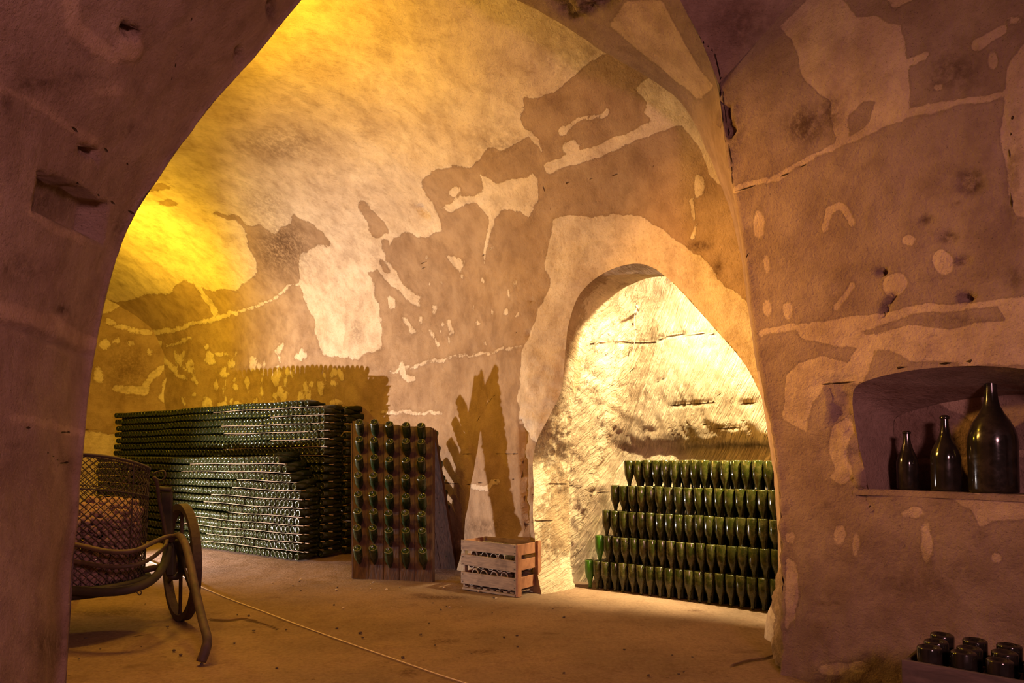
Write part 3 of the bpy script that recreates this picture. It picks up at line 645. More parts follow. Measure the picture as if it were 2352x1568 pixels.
me = gridmesh('wall_right', G, keep=keep.copy(), attrs={'tone': tone, 'soil': soil, 'crack': crack_map(G, [([(1665, 170), (1660, 230), (1672, 300), (1682, 420)], 1), ([(1690, 440), (1780, 413), (1850, 378)], .8), ([(1885, 885), (1910, 878), (1950, 876), (2000, 868)], 1.2), ([(2060, 845), (2120, 832), (2200, 835), (2230, 828)], 1), ([(1960, 1110), (1990, 1150), (2012, 1182)], .9), ([(1893, 1122), (1928, 1158)], .5), ([(2330, 240), (2318, 330), (2325, 480)], .8), ([(1700, 620), (1720, 580)], .8), ([(1640, 300), (1665, 285)], .8), ([(2030, 385), (2036, 440)], .5)])})
link('wall_right', me, M['front'], kind='structure')
# niche lining
SILL = 1.073
rows = []
sill_px = [(1995, 1124), (2050, 1125), (2100, 1127), (2180, 1130), (2260, 1133), (2352, 1137), (2420, 1140), (2500, 1143)]
for (a, b) in [(1995, 1124), (1986, 1080), (1972, 1020), (1962, 960), (1958, 918), (1966, 888), (2000, 871), (2050, 858), (2110, 848), (2180, 842), (2250, 840), (2330, 845), (2420, 858), (2500, 880)]:
    D = dlr(a, b); f = P(a, b, D)
    rows.append((f, a, b))
back = [(.470, 1.05), (.455, 1.16), (.445, 1.26), (.44, 1.36), (.44, 1.42), (.445, 1.455), (.47, 1.475), (.53, 1.50), (.62, 1.525), (.74, 1.545), (.85, 1.55), (.98, 1.55), (1.15, 1.54), (1.35, 1.52)]
NB = .27
C = []
for (f, a, b), (s, z) in zip(rows, back):
    bk = np.array([1.558+DR[0]*s, 3.98+DR[1]*s, z])+NR*NB
    C.append([f+np.array([0, 0, 0]), f*.55+bk*.45, bk])
C = np.array(C); G, a6, b6 = loft(C, .02, maxn=20)
G2, _ = rock_disp(G, .006, .006, .003, 1, np.clip(b6/.5, 0, 1)[None, :]*np.ones((len(a6), 1)))
at = lambda G: {'tone': fbm(G, 2.5, 3, 71)*.8-.45, 'soil': np.zeros(G.shape[:2]), 'crack': np.zeros(G.shape[:2])}
link('trim_2', gridmesh('niche_lining', G2, attrs=at(G2)), M['front'], kind='structure')
# niche back wall
C = []
for i, (s, z) in enumerate(back):
    bk = np.array([1.558+DR[0]*s, 3.98+DR[1]*s, z])+NR*(NB+.004)
    C.append([bk*1, np.array([1.558+DR[0]*max(s, .47), 3.98+DR[1]*max(s, .47), 1.02])+NR*(NB+.004)])
C = np.array(C); C[0][1] = C[0][0]+np.array([0, 0, -.03]); G, _, _ = loft(C, .02, maxn=30)
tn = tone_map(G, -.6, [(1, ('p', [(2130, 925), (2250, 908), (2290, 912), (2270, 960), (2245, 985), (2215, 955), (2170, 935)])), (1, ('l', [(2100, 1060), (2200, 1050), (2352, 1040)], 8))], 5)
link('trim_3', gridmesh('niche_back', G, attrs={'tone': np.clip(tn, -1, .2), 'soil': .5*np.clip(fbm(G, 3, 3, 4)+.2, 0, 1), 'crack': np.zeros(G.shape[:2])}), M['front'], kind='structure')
# niche sill
C = []
for (a, b) in sill_px:
    D = dlr(a, b); f = P(a, b, D); s = (f[0]-1.558)/DR[0]
    bk = np.array([f[0], f[1], SILL])+NR*(NB+.05)
    C.append([f+np.array([-.004, -.003, -.03]), f, f*.9+np.array([f[0], f[1], SILL])*.1+NR*.03, bk])
C = np.array(C); C = np.concatenate([C[:1]+np.array([-.05, .06, .0]), C])
G, a6, b6 = loft(C, .02, maxn=20); G, _ = rock_disp(G, .0, .003, .002, 1)
link('trim_4', gridmesh('niche_sill', G, attrs=at(G)), M['front'], kind='structure')

# ---- arch band between the front room and the gallery (right side, rising over the opening)
A2 = [((1792, 1545, 3.98), (1770, 1448, 4.84)), ((1795, 1420, 3.98), (1783, 1380, 4.84)), ((1796, 1300, 3.98), (1790, 1290, 4.83)), ((1793, 1180, 3.98), (1786, 1180, 4.82)), ((1786, 1080, 3.98), (1778, 1080, 4.81)), ((1773, 980, 3.98), (1764, 970, 4.80)), ((1757, 900, 3.98), (1748, 880, 4.79)),
      ((1744, 820, 3.99), (1733, 800, 4.78)), ((1732, 740, 4.0), (1720, 710, 4.77)), ((1720, 650, 4.0), (1708, 625, 4.75)), ((1710, 570, 4.0), (1694, 545, 4.72)), ((1698, 490, 4.01), (1676, 480, 4.7)), ((1685, 420, 4.02), (1652, 415, 4.67)), ((1666, 330, 4.03), (1618, 338, 4.63)), ((1655, 240, 4.04), (1585, 270, 4.6)),
      ((1645, 190, 4.03), (1558, 232, 4.57)), ((1628, 140, 3.95), (1490, 180, 4.52)), ((1600, 75, 3.85), (1400, 122, 4.46)), ((1562, 0, 3.75), (1290, 52, 4.4)), ((1510, -110, 3.65), (1150, -25, 4.34)), ((1420, -260, 3.6), (1020, -100, 4.3)), ((1250, -420, 3.6), (860, -180, 4.28)), ((1080, -330, 3.72), (700, -150, 4.28)), ((900, -240, 3.7), (560, -60, 4.3)), ((760, -90, 3.68), (470, 80, 4.3)), ((640, 60, 3.66), (380, 240, 4.3)), ((500, 222, 3.64), (290, 380, 4.3)), ((370, 400, 3.6), (210, 560, 4.3)), ((279, 560, 3.56), (140, 700, 4.3)), ((216, 820, 3.53), (80, 900, 4.3)), ((183, 1100, 3.49), (50, 1150, 4.3)), ((150, 1600, 3.43), (20, 1500, 4.3))]
C = []
for (a, b) in A2:
    p = P(*a); q = P(*b)
    if a[0] < 1000 and b[0] < 600: q = p + np.array([-.85, .42, .28 if a[1] < 600 else .0])
    C.append([p, p*.68+q*.32, p*.3+q*.7, q, q+np.array([.10, .02, .02])*(1 if a[0] > 1100 else -1)])
C = np.array(C); G, a7, b7 = loft(C, .025, maxn=40)
u, v = proj(G)
fd = np.clip(b7/.5, 0, 1)[None, :]*np.ones((len(a7), 1))
n_ = normals(G); Gs, _ = rock_disp(G, .02, .014, .004, 1, fd)
rz = np.clip(sdf(('p', [(1210, -60), (1440, -80), (1420, 10), (1335, 50), (1300, 48)]), u, v)/15, 0, 1)+.5*np.clip(sdf(('p', [(1770, 1300), (1810, 1300), (1810, 1560), (1740, 1560)]), u, v)/6, 0, 1)
G = Gs + n_*(rz*(fbm(G, 7, 4, 31)*.16))[..., None]
tone = tone_map(G, -.5, [(1, ('p', [(1440, 0), (1520, 0), (1600, 150), (1640, 200), (1600, 230), (1500, 140), (1400, 60)])), (1, ('p', [(1730, 850), (1800, 850), (1810, 1570), (1740, 1570)]))], 6)
me = gridmesh('trim_arch', G, attrs={'tone': np.minimum(tone, .3), 'soil': np.clip(rz, 0, .8), 'crack': np.zeros(u.shape)})
link('trim_5', me, M['front'], kind='structure')
# rough foot of the right jamb
# ---- front room vault (groin above the right wall and closing over the viewer)
C = []
for (a, b) in [((1650, 192, 4.035), (1655, 188, 4.03)), ((1630, 140, 3.95), (1710, 128, 3.92)), ((1602, 75, 3.85), (1765, 68, 3.80)), ((1562, 0, 3.75), (1832, 0, 3.68)), ((1510, -110, 3.65), (1930, -95, 3.48)), ((1420, -260, 3.6), (2060, -230, 3.28)), ((1250, -420, 3.6), (2300, -420, 3.0)), ((1080, -330, 3.72), (2700, -700, 2.7))]:
    p = P(*a); q = P(*b); m_ = (p+q)/2 + np.array([0, -.02, .10])*min(1, np.linalg.norm(p-q))
    C.append([p, m_, q])
C = np.array(C); G, a8, b8 = loft(C, .03, maxn=30)
fd = (np.clip(b8*2, 0, 1)*1.0)[None, :]*np.ones((len(a8), 1)); G, _ = rock_disp(G, .015, .01, .004, 1, fd)
u, v = proj(G)
me = gridmesh('ceiling_groin', G, attrs={'tone': np.full(u.shape, -1.), 'soil': .4*np.clip(1-np.hypot((u-1700)/90, (v-60)/90), 0, 1)+.15, 'crack': crack_map(G, [([(1600, 75), (1640, 120), (1656, 185)], 1)])})
link('ceiling', me, M['front'], kind='structure')
C = np.array([[(x, y, 4.35+.35*math.cos((x-.6)*.75)-.0*y) for x in (-1.4, -.6, .4, 1.4, 2.4, 3.6, 5.0)] for y in (3.66, 2.6, 1.2, -.4, -3.4)])
G, _, _ = loft(C, .1); G, _ = rock_disp(G, .05, .03, .005)
link('ceiling_vault', gridmesh('ceiling_vault', G, attrs={'tone': fbm(G, 1, 3, 2), 'soil': np.zeros(G.shape[:2]), 'crack': np.zeros(G.shape[:2])}), M['front'], kind='structure')

# ------------------------------------------------------------------ generic shapes
def lathe(profile, seg=24, name='lathe'):
    V = []; F = []
    rings = []
    for r, z in profile:
        if r < 1e-6: rings.append([len(V)]); V.append((0, 0, z))
        else:
            rings.append(list(range(len(V), len(V)+seg)))
            V += [(r*math.cos(2*math.pi*k/seg), r*math.sin(2*math.pi*k/seg), z) for k in range(seg)]
    for a, b in zip(rings[:-1], rings[1:]):
        for k in range(seg):
            k2 = (k+1) % seg
            if len(a) == 1 and len(b) == 1: continue
            if len(a) == 1: F.append((a[0], b[k], b[k2])[::-1])
            elif len(b) == 1: F.append((a[k], a[k2], b[0]))
            else: F.append((a[k], a[k2], b[k2], b[k]))
    return V, F
def box(c, s, R=None, bev=0):
    """verts/faces of a box, centre c, full size s, rotation matrix R (3x3 columns = axes)"""
    c = np.array(c, float); s = np.array(s, float)/2
    R = np.eye(3) if R is None else np.asarray(R)
    if not bev:
        V = [c + R @ (s*np.array(k)) for k in [(-1, -1, -1), (1, -1, -1), (1, 1, -1), (-1, 1, -1), (-1, -1, 1), (1, -1, 1), (1, 1, 1), (-1, 1, 1)]]
        return V, [(0, 3, 2, 1), (4, 5, 6, 7), (0, 1, 5, 4), (1, 2, 6, 5), (2, 3, 7, 6), (3, 0, 4, 7)]
    bm = bmesh.new(); bmesh.ops.create_cube(bm, size=1)
    for v_ in bm.verts: v_.co = Vector((v_.co.x*2*s[0], v_.co.y*2*s[1], v_.co.z*2*s[2]))
    bmesh.ops.bevel(bm, geom=bm.edges[:], offset=bev, segments=1, affect='EDGES')
    V = [c + R @ np.array(v_.co) for v_ in bm.verts]; F = [tuple(x.index for x in f.verts) for f in bm.faces]; bm.free(); return V, F
def tube(pts, rad, seg=8, closed=False, flat=None):
    """swept tube; rad scalar or list; flat=(w,h) rectangular-ish section"""
    pts = [Vector(p) for p in pts]; n = len(pts); V = []; F = []
    rr = rad if hasattr(rad, '__len__') else [rad]*n
    up = None
    for i, p in enumerate(pts):
        if closed: t = pts[(i+1) % n]-pts[i-1]
        else: t = pts[min(i+1, n-1)]-pts[max(i-1, 0)]
        t.normalize()
        if up is None:
            up = Vector((0, 0, 1)) if abs(t.z) < .9 else Vector((1, 0, 0))
        a = t.cross(up).normalized(); b = a.cross(t).normalized(); up = b
        for k in range(seg):
            th = 2*math.pi*(k+.5)/seg
            V.append(p + (a*math.cos(th)+b*math.sin(th))*rr[i])
    m_ = n if closed else n-1
    for i in range(m_):
        j = (i+1) % n
        for k in range(seg):
            k2 = (k+1) % seg; F.append((i*seg+k, i*seg+k2, j*seg+k2, j*seg+k))
    if not closed:
        F.append(tuple(range(seg-1, -1, -1))); F.append(tuple((n-1)*seg+k for k in range(seg)))
    return V, F
def join(parts):
    V = []; F = []
    for v_, f_ in parts:
        o = len(V); V += list(v_); F += [tuple(i+o for i in f) for f in f_]
    return V, F
def spline(pts, n=6):
    pts = np.asarray(pts, float); t = np.linspace(0, len(pts)-1, (len(pts)-1)*n+1)
    return cr_weights(len(pts), t) @ pts
def mesh(name, vf, mat, smooth=False, parent=None, **kw):
    me = pydata(name, vf[0], vf[1]); me.materials.append(mat)
    return link(name, me, None, parent, smooth=smooth, **kw)
def smooth_by_angle(me, ang=40):
    me.shade_smooth()
    try: me.set_sharp_from_angle(angle=math.radians(ang))
    except Exception: pass

BOT = [(0, .024), (.014, .020), (.026, .008), (.033, .001), (.037, 0), (.041, .002), (.0435, .008), (.0435, .125), (.0425, .145), (.038, .168), (.029, .197), (.021, .224), (.0165, .248), (.0148, .265), (.0148, .281), (.0168, .283), (.0172, .290), (.0160, .293), (.0155, .300), (.0115, .300), (.0100, .292), (0, .290)]
BOT_LO = [(0, .022), (.026, .008), (.037, 0), (.0435, .008), (.0435, .13), (.038, .168), (.021, .224), (.0148, .26), (.0165, .284), (.0155, .300), (0, .296)]
def add_heel(me, h):
    at = me.attributes.new('heel', 'FLOAT', 'POINT'); at.data.foreach_set('value', np.asarray(h, np.float32))
def heel_of(V):
    V = np.asarray(V, float); r = np.hypot(V[:, 0], V[:, 1]); return ((V[:, 2] < .0045) & (r > .034)).astype(float)
def bottle_mesh(name, mat, seg=20, prof=BOT, scale=1.0, zs=1.0):
    V, F = lathe([(r*scale, z*scale) for r, z in prof], seg); h = heel_of(V); V = [(x, y, z*zs) for x, y, z in V]; me = pydata(name, V, F); add_heel(me, h); me.materials.append(mat); me.shade_smooth(); return me
def basis(axis, roll=0):
    """quaternion turning local +Z onto axis"""
    return Vector((0, 0, 1)).rotation_difference(Vector(axis).normalized()) @ Quaternion((0, 0, 1), roll)

# ------------------------------------------------------------------ LONG LYING BOTTLE STACKS
ALNG = np.array([-.82, .572, 0]); BACK = np.array([.572, .82, 0]); UPV = np.array([0, 0, 1.])
P0 = np.array([-2.53, 8.17, 0])
me_hi = bottle_mesh('wine_bottle_lying', M['glass_stack'], 16)
PV = .1045; PH = .0895
def place_lying(pos, axis, me, label, group):
    o = bpy.data.objects.new('wine_bottle', me); COL.objects.link(o)
    o.rotation_mode = 'QUATERNION'; o.rotation_quaternion = basis(axis, random.random()*6); o.location = pos
    tag(o, label, 'bottle', group); return o
BOT_LO[1:2] = [(.026, .008), (.033, .001)]
lo_V, lo_F = lathe(BOT_LO, 10); lo_V = np.array(lo_V); lo_H = heel_of(lo_V)
class Bulk:
    def __init__(s, zs=1.0): s.V = []; s.F = []; s.zs = zs
    def add(s, pos, axis):
        R = np.array(basis(axis, random.random()*6).to_matrix()); o = sum(len(v_) for v_ in s.V)
        s.V.append((lo_V*np.array([1, 1, s.zs])) @ R.T + np.asarray(pos)); s.F += [tuple(i+o for i in f) for f in lo_F]
    def build(s, name, mat, **kw):
        V = np.vstack(s.V); me = pydata(name, V, s.F); add_heel(me, np.tile(lo_H, len(s.V))); me.materials.append(mat); me.shade_smooth(); return link(name, me, None, None, **kw)
def row_wave(row, s): return .006*math.sin(s*1.7+row*.6)+.004*math.sin(s*5+row)
near_n = {1: 15, 2: 15}
def bottle_at(stack, row, col, jitter=True):
    off = {1: 0.0, 2: .36, 3: .72}[stack]
    s = .045 + col*PH + .008*math.sin(row*2.3+col)
    if stack == 1: s += {11: .40, 10: .26, 9: .16, 8: .08}.get(row, 0)
    if stack == 2 and row == 18: s += .33
    if col > 0 and row % 2 == 0: s += .03
    z = .050 + row*PV + row_wave(row, s)*min(1, row)
    p = P0 + BACK*(off + random.uniform(-.006, .008)) + ALNG*s + UPV*z
    return p, s
rowname = ['bottom', 'second', 'third', 'fourth', 'fifth', 'sixth', 'seventh', 'eighth', 'ninth', 'tenth', 'eleventh', 'twelfth', 'thirteenth', 'fourteenth', 'fifteenth', 'sixteenth', 'seventeenth', 'eighteenth', 'top']
ordw = ['first', 'second', 'third', 'fourth', 'fifth', 'sixth', 'seventh', 'eighth', 'ninth', 'tenth', 'eleventh', 'twelfth', 'thirteenth', 'fourteenth', 'fifteenth', 'sixteenth', 'seventeenth', 'eighteenth', 'nineteenth', 'twentieth', 'twenty-first', 'twenty-second', 'twenty-third', 'twenty-fourth']
bulk1 = Bulk(); bulk2 = Bulk()
for row in range(12):
    rn_ = rowname[row] if row < 11 else 'top'
    for col in range(57):
        p, s = bottle_at(1, row, col)
        ax = BACK + UPV*random.uniform(-.02, .02) + ALNG*random.uniform(-.02, .02)
        if s > 5.15: continue
        if col < 7:
            place_lying(p, ax, me_hi, 'dusty bottle lying base outwards, %s from right end, %s row of the low front stack' % (ordw[col], rn_), 'bottles near the right end of the low front stack')
        else: bulk1.add(p, ax)
for row in range(19):
    lim = 60 if row >= 11 else 3
    for col in range(lim):
        p, s = bottle_at(2, row, col)
        if s > 5.35: continue
        ax = BACK + UPV*random.uniform(-.02, .02) + ALNG*random.uniform(-.02, .02)
        if col < (4 if row >= 11 else 1):
            place_lying(p, ax, me_hi, 'dark bottle lying base outwards, %s from right end, %s row of the tall rear stack' % (ordw[col], rowname[row]), 'bottles near the right end of the tall rear stack')
        else: bulk2.add(p, ax)
# reversed bottles between the rows (necks outwards), their bases at the back
for st, rows_ in ((1, 12), (2, 18)):
    for row in range(rows_):
        for col in range(0, 3):
            p, s = bottle_at(st, row, col)
            (bulk1 if st == 1 else bulk2).add(p + BACK*.345 + UPV*.050 + ALNG*.045, -BACK + UPV*random.uniform(-.03, .03))
for row in range(18):
    for col in range(3, 58):
        p = P0 + BACK*(.36+.345) + ALNG*(.09+col*PH) + UPV*(.050 + row*PV + .050)
        bulk2.add(p, -BACK)
# a few bottles of the third stack, seen over and beside the rack
for row in range(18):
    for col in range(0, 4 if row > 14 else 1):
        off = .72; s = .05+col*PH+(.04 if row == 17 else 0)
        p = P0 + BACK*off + ALNG*s + UPV*(.05+row*PV)
        bulk2.add(p, BACK+ALNG*random.uniform(-.1, .1))
        if row > 15: bulk2.add(p+BACK*.36+UPV*.05, -BACK)
bulk1.build('bottle_stack', M['glass_stack'], label='long low front stack of green bottles lying base outwards, left of its right end', cat='bottles', kind='stuff')
bulk2.build('bottle_stack', M['glass_stack'], label='long tall rear stack of green bottles lying base outwards, left of its right end', cat='bottles', kind='stuff')
# laths between the rows
def lath(stack, row):
    off = {1: .0, 2: .36}[stack]; rows_ = {1: 12, 2: 19}[stack]
    s0 = -.03 + random.uniform(-.03, .02)
    if stack == 1: s0 += {11: .36, 10: .24, 9: .12, 8: .05}.get(row, 0)
    if stack == 2 and row == 18: s0 += .10
    L = s0 + random.uniform(1.0, 2.6); parts = []
    pts = [P0 + BACK*(off+.015) + ALNG*s + UPV*(row*PV + .0005 + row_wave(row, s)*min(1, row)) for s in np.linspace(s0, L, 26)]
    V = []; F = []
    for p in pts:
        for a, b in ((.004, -.0025), (.03, -.0025), (.03, .0025), (.004, .0025)): V.append(p+BACK*a+UPV*b)
    for i in range(len(pts)-1):
        for k in range(4): F.append((i*4+k, i*4+(k+1) % 4, i*4+4+(k+1) % 4, i*4+4+k))
    F += [(3, 2, 1, 0), tuple(len(V)-4+k for k in range(4))]
    mesh('lath', (V, F), M['lath'], label='thin pale wooden lath under the %s row of the %s' % (rowname[row] if not (stack == 1 and row == 11) else 'top', 'low front stack' if stack == 1 else 'tall rear stack'), cat='lath')
for row in range(1, 12): lath(1, row)
for row in range(12, 19): lath(2, row)
# lath ends and wedges showing at the right end
def pegs(stack, rows_):
    parts = []
    for row in range(1, rows_):
        for dd in (.10, .33):
            p, s = bottle_at(stack, row, 0)
            c = P0 + BACK*((0 if stack == 1 else .36)+dd) + ALNG*(s-.06) + UPV*(row*PV-.002)
            R = np.stack([ALNG, BACK, UPV], 1); o = box(c, (.06, .018, .008), R); parts.append(o)
    for k, vf in enumerate(parts):
        mesh('lath_end', vf, M['lath'], label='small pale lath end sticking out of the right end of the %s' % ('low front stack' if stack == 1 else 'tall rear stack'), cat='lath', group='lath ends of the %s' % ('low front stack' if stack == 1 else 'tall rear stack'))
pegs(1, 9); pegs(2, 18)

# ------------------------------------------------------------------ RIDDLING RACK
BL = P(811, 1323, 7.05); BR = P(989, 1336, 6.87); TL = P(809, 966, 7.33); TR = P(990, 980, 7.17)
BL[2] = .0; BR[2] = -.004
RN = np.cross(BR-BL, TL-BL); RN /= np.linalg.norm(RN)
if RN[1] > 0: RN = -RN
rack = empty('riddling_rack', tuple((BL+BR)/2), 'dark hinged wooden riddling rack full of upturned bottles beside the long bottle stack', 'rack')
rack_inv = Matrix.Translation(-rack.location)
def bil(a, b, n=0.0): return (BL*(1-a)+BR*a)*(1-b)+(TL*(1-a)+TR*a)*b + RN*n
def loc(vf, o): return [np.array(v_)-np.array(o.location) for v_ in vf[0]], vf[1]
def quadbox(c00, c10, c11, c01, nrm, t):
    V = [c00, c10, c11, c01, c00+nrm*t, c10+nrm*t, c11+nrm*t, c01+nrm*t]
    return V, [(0, 1, 2, 3), (7, 6, 5, 4), (0, 4, 5, 1), (1, 5, 6, 2), (2, 6, 7, 3), (3, 7, 4, 0)]
rise = [0, .012, .006, .010, .004]
for k in range(5):
    a0 = k/5+.003; a1 = (k+1)/5-.003
    mesh('plank', loc(quadbox(bil(a0, 0), bil(a1, 0), bil(a1, 1-rise[k]*.6), bil(a0, 1-rise[k]), RN, -.028+.002*(k % 2)), rack), M['rack_wood'], parent=rack)
# side rails
for a0, a1 in ((-.015, 0.0), (1.0, 1.025)):
    mesh('side_rail', loc(quadbox(bil(a0, .0, .006), bil(a1, .0, .006), bil(a1, .985, .006), bil(a0, .985, .006), RN, -.075), rack), M['rack_wood'], parent=rack)
mesh('foot_board', loc(quadbox(bil(.0, .0, -.03), bil(1, .0, -.03), bil(1, .05, -.03), bil(0, .05, -.03), RN, -.03), rack), M['rack_wood'], parent=rack)
# rear leaf of the A
sp = np.array([.19, .80, 0]); RB = lambda a, b: (bil(a, b)*b + (bil(a, 0)+sp)*(1-b))*1.0 if False else (bil(a, 0)+sp)*(1-b)+(bil(a, 1)+np.array([.02, .09, -.01]))*b
RN2 = np.cross(RB(1, 0)-RB(0, 0), RB(0, 1)-RB(0, 0)); RN2 /= np.linalg.norm(RN2)
if RN2[1] < 0: RN2 = -RN2
for k in range(5):
    a0 = k/5+.003; a1 = (k+1)/5-.003
    mesh('rear_plank', loc(quadbox(RB(a0, 0), RB(a1, 0), RB(a1, 1), RB(a0, 1), RN2, -.028), rack), M['rack_wood'], parent=rack)
for a0, a1 in ((-.015, 0), (1.0, 1.025)):
    mesh('rear_side_rail', loc(quadbox(RB(a0, 0), RB(a1, 0), RB(a1, .99), RB(a0, .99), RN2, -.07), rack), M['rack_wood'], parent=rack)
hp = [box(bil(a, 1.0)+np.array([.01, .045, -.03]), (.05, .12, .012), np.eye(3)) for a in (.12, .88)]
for h_ in hp: mesh('hinge', loc(h_, rack), M['rust'], parent=rack)
me_rk = bottle_mesh('wine_bottle_upturned', M['glass_rack'], 24)
rows_v = [965.5, 1004.5, 1046.5, 1087, 1130.5, 1169.5, 1208.5, 1255]
colu0 = [824.5, 859, 894.4, 931.6, 967]; colu7 = [819.5, 856, 893, 931, 970]
ordn = ['first', 'second', 'third', 'fourth', 'fifth', 'sixth', 'seventh', 'bottom']
coln = ['leftmost', 'second from left', 'middle', 'second from right', 'rightmost']
def bd_depth(u_, v_):
    b = (1330-v_)/(1330-973); a = (u_-810)/180
    return bil(a, b)
for r in range(8):
    for c in range(5):
        ub = colu0[c]+(colu7[c]-colu0[c])*r/7+random.uniform(-1.2, 1.2); vb = rows_v[r]+random.uniform(-1.5, 1.5)+(c-2)*.9+ (3 if c > 1 else 0)
        ent = bd_depth(ub+5, vb+40)
        Db = ent[1]-.155
        base = P(ub, vb+4, Db)
        ax = ent-base; ax /= np.linalg.norm(ax)
        place_lying(base, ax, me_rk, 'dark bottle stuck neck down in the riddling rack, %s row, %s column' % (ordn[r], coln[c]), None)
bulkr = Bulk()
# bottles on the rear face (their outlines show in the wall shadow)
for r in range(8):
    for c in range(5):
        b = .10+r*.105; a = .1+c*.2
        ent = RB(a, b); base = ent + RN2*.17 + UPV*.17
        ax = ent-base; ax /= np.linalg.norm(ax)
        bulkr.add(base, ax)
bulkr.build('bottle_rows', M['glass_rack'], label='dark bottles in the rear leaf of the riddling rack, seen as teeth in its shadow', cat='bottles', kind='stuff')

# ------------------------------------------------------------------ SLATTED BOTTLE CRATE
A_ = np.array([-.470, 6.505, 0]); B_ = np.array([.047, 6.125, 0]); fd_ = (B_-A_); CW = np.linalg.norm(fd_); fx = fd_/CW; fy = np.array([-fx[1], fx[0], 0]); CD = .33; CH = .465
crate = empty('bottle_crate', tuple(A_), 'slatted weathered wooden crate of empty bottles standing against the wall', 'crate')
Rc = np.stack([fx, fy, UPV], 1)
def cbox(x0, x1, y0, y1, z0, z1, rot=0):
    c = np.array([(x0+x1)/2, (y0+y1)/2, (z0+z1)/2]); R = Rc
    if rot:
        cr_, sr_ = math.cos(rot), math.sin(rot); R = Rc @ np.array([[cr_, 0, sr_], [0, 1, 0], [-sr_, 0, cr_]])
    return box(Rc @ c, (x1-x0, y1-y0, z1-z0), R, .002)
t_ = .014
for k, (z0, z1, rt) in enumerate(((.365, .462, .0), (.222, .325, .02), (.055, .165, .0))):
    s_ = mesh('front_slat', cbox(-.006, CW-.0, -t_, 0, z0, z1, rt), M['crate_wood'], parent=crate)
    for x_ in (.018, CW-.022):
        for zz in (z0+.02, z1-.02): mesh('nail', tube([Rc @ np.array([x_, -t_-.001, zz]), Rc @ np.array([x_, -t_-.003, zz])], .004, 6), M['nail'], parent=s_)
    mesh('back_slat', cbox(0, CW, CD, CD+t_, z0, z1), M['crate_wood'], parent=crate)
for k, (z0, z1) in enumerate(((.36, .458), (.225, .322), (.06, .165))):
    mesh('side_slat', cbox(CW-.012, CW+.0, .03, CD-.05, z0, z1), M['crate_wood_red'], parent=crate)
    mesh('side_slat', cbox(0, .012, .03, CD-.03, z0, z1), M['crate_wood_red'], parent=crate)
mesh('corner_post', cbox(CW-.008, CW+.016, -t_, .045, .0, .462), M['crate_wood_red'], parent=crate)
mesh('corner_post', cbox(CW-.03, CW-.012, .0, .03, .0, .45), M['crate_wood'], parent=crate)
mesh('corner_post', cbox(CW-.01, CW+.024, CD-.035, CD+.02, .0, .468), M['crate_wood_red'], parent=crate)
mesh('corner_post', cbox(.012, .035, .0, .04, .0, .455), M['crate_wood'], parent=crate)
mesh('corner_post', cbox(.0, .035, CD-.035, CD, .0, .455), M['crate_wood'], parent=crate)
for k in range(8): mesh('bottom_slat', cbox(.02+k*.077, .02+k*.077+.045, 0, CD, .022, .034), M['crate_wood'], parent=crate)
mesh('bottom_rail', cbox(.01, CW-.02, -.012, .012, .0, .020), M['crate_wood'], parent=crate)
mesh('bottom_rail', cbox(.01, CW-.02, CD-.02, CD, .0, .020), M['crate_wood'], parent=crate)
me_cr = bottle_mesh('wine_bottle_empty', M['glass_crate'], 24)
lev = [(.083, .10, 5, 'bottom layer'), (.160, .145, 4, 'second layer'), (.240, .10, 5, 'third layer'), (.325, .130, 4, 'fourth layer'), (.403, .17, 3, 'top layer')]
for z_, x0, n_b, nm in lev:
    for k in range(n_b):
        xx = x0 + k*((CW-.2)/4.0) + random.uniform(-.006, .006); zz = z_+random.uniform(-.004, .004)
        o = place_lying(A_ + Rc @ np.array([xx, .008+random.uniform(0, .02), zz]), fy + fx*random.uniform(-.05, .05) + UPV*random.uniform(-.03, .03), me_cr,
            'dusty empty bottle lying in the slatted crate, %s, %s' % (nm, ['first from the left', 'second from the left', 'third from the left', 'fourth from the left', 'fifth from the left'][k]), None)

# ------------------------------------------------------------------ ALCOVE STACK OF UPTURNED BOTTLES
Q0 = np.array([.688, 6.60, 0]); QD = np.array([.80, -.598, 0]); QN = np.array([.598, .80, 0])
me_al = bottle_mesh('wine_bottle_inverted', M['glass_alcove'], 20, zs=.88); me_gr = bottle_mesh('wine_bottle_green', M['glass_bright'], 20, zs=.88)
s0r = [.015, .125, .199, .284, .426]; rn = ['bottom', 'second', 'third', 'fourth', 'top']
for r in range(5):
    z = .266 + .237*r; s = s0r[r]+.046; k = 0
    while s < 2.05:
        tilt = QD*random.uniform(-.02, .02)+QN*random.uniform(-.01, .02)
        base = Q0+QD*s+UPV*(z+random.uniform(-.003, .003))+QN*(.008*r+random.uniform(-.006, .006))
        me_ = me_gr if (k == 0 and r in (0, 1)) else me_al
        lb = '%s bottle upside down in the alcove, %s row, %s from left' % ('bright green' if me_ is me_gr else 'olive green', rn[r], ordw[k])
        place_lying(base, -UPV+tilt, me_, lb, 'upside-down bottles stacked in the alcove')
        s += .0905+random.uniform(-.001, .001); k += 1
bulk3 = Bulk(.88)
for r in range(5):
    s = s0r[r]+.09
    while s < 2.05:
        for q_ in range(1, 5):
            if q_ == 1 or s < 1.95: bulk3.add(Q0+QD*(s+(.045, .02, .065, .005)[q_-1])+UPV*(.264+.237*r-.004*q_)+QN*(.074*q_+.008*r), -UPV)
        s += .0905
bulk3.build('bottle_stack', M['glass_deep'], label='second layer of upside-down bottles just behind the front layer in the bright alcove', cat='bottles', kind='stuff')

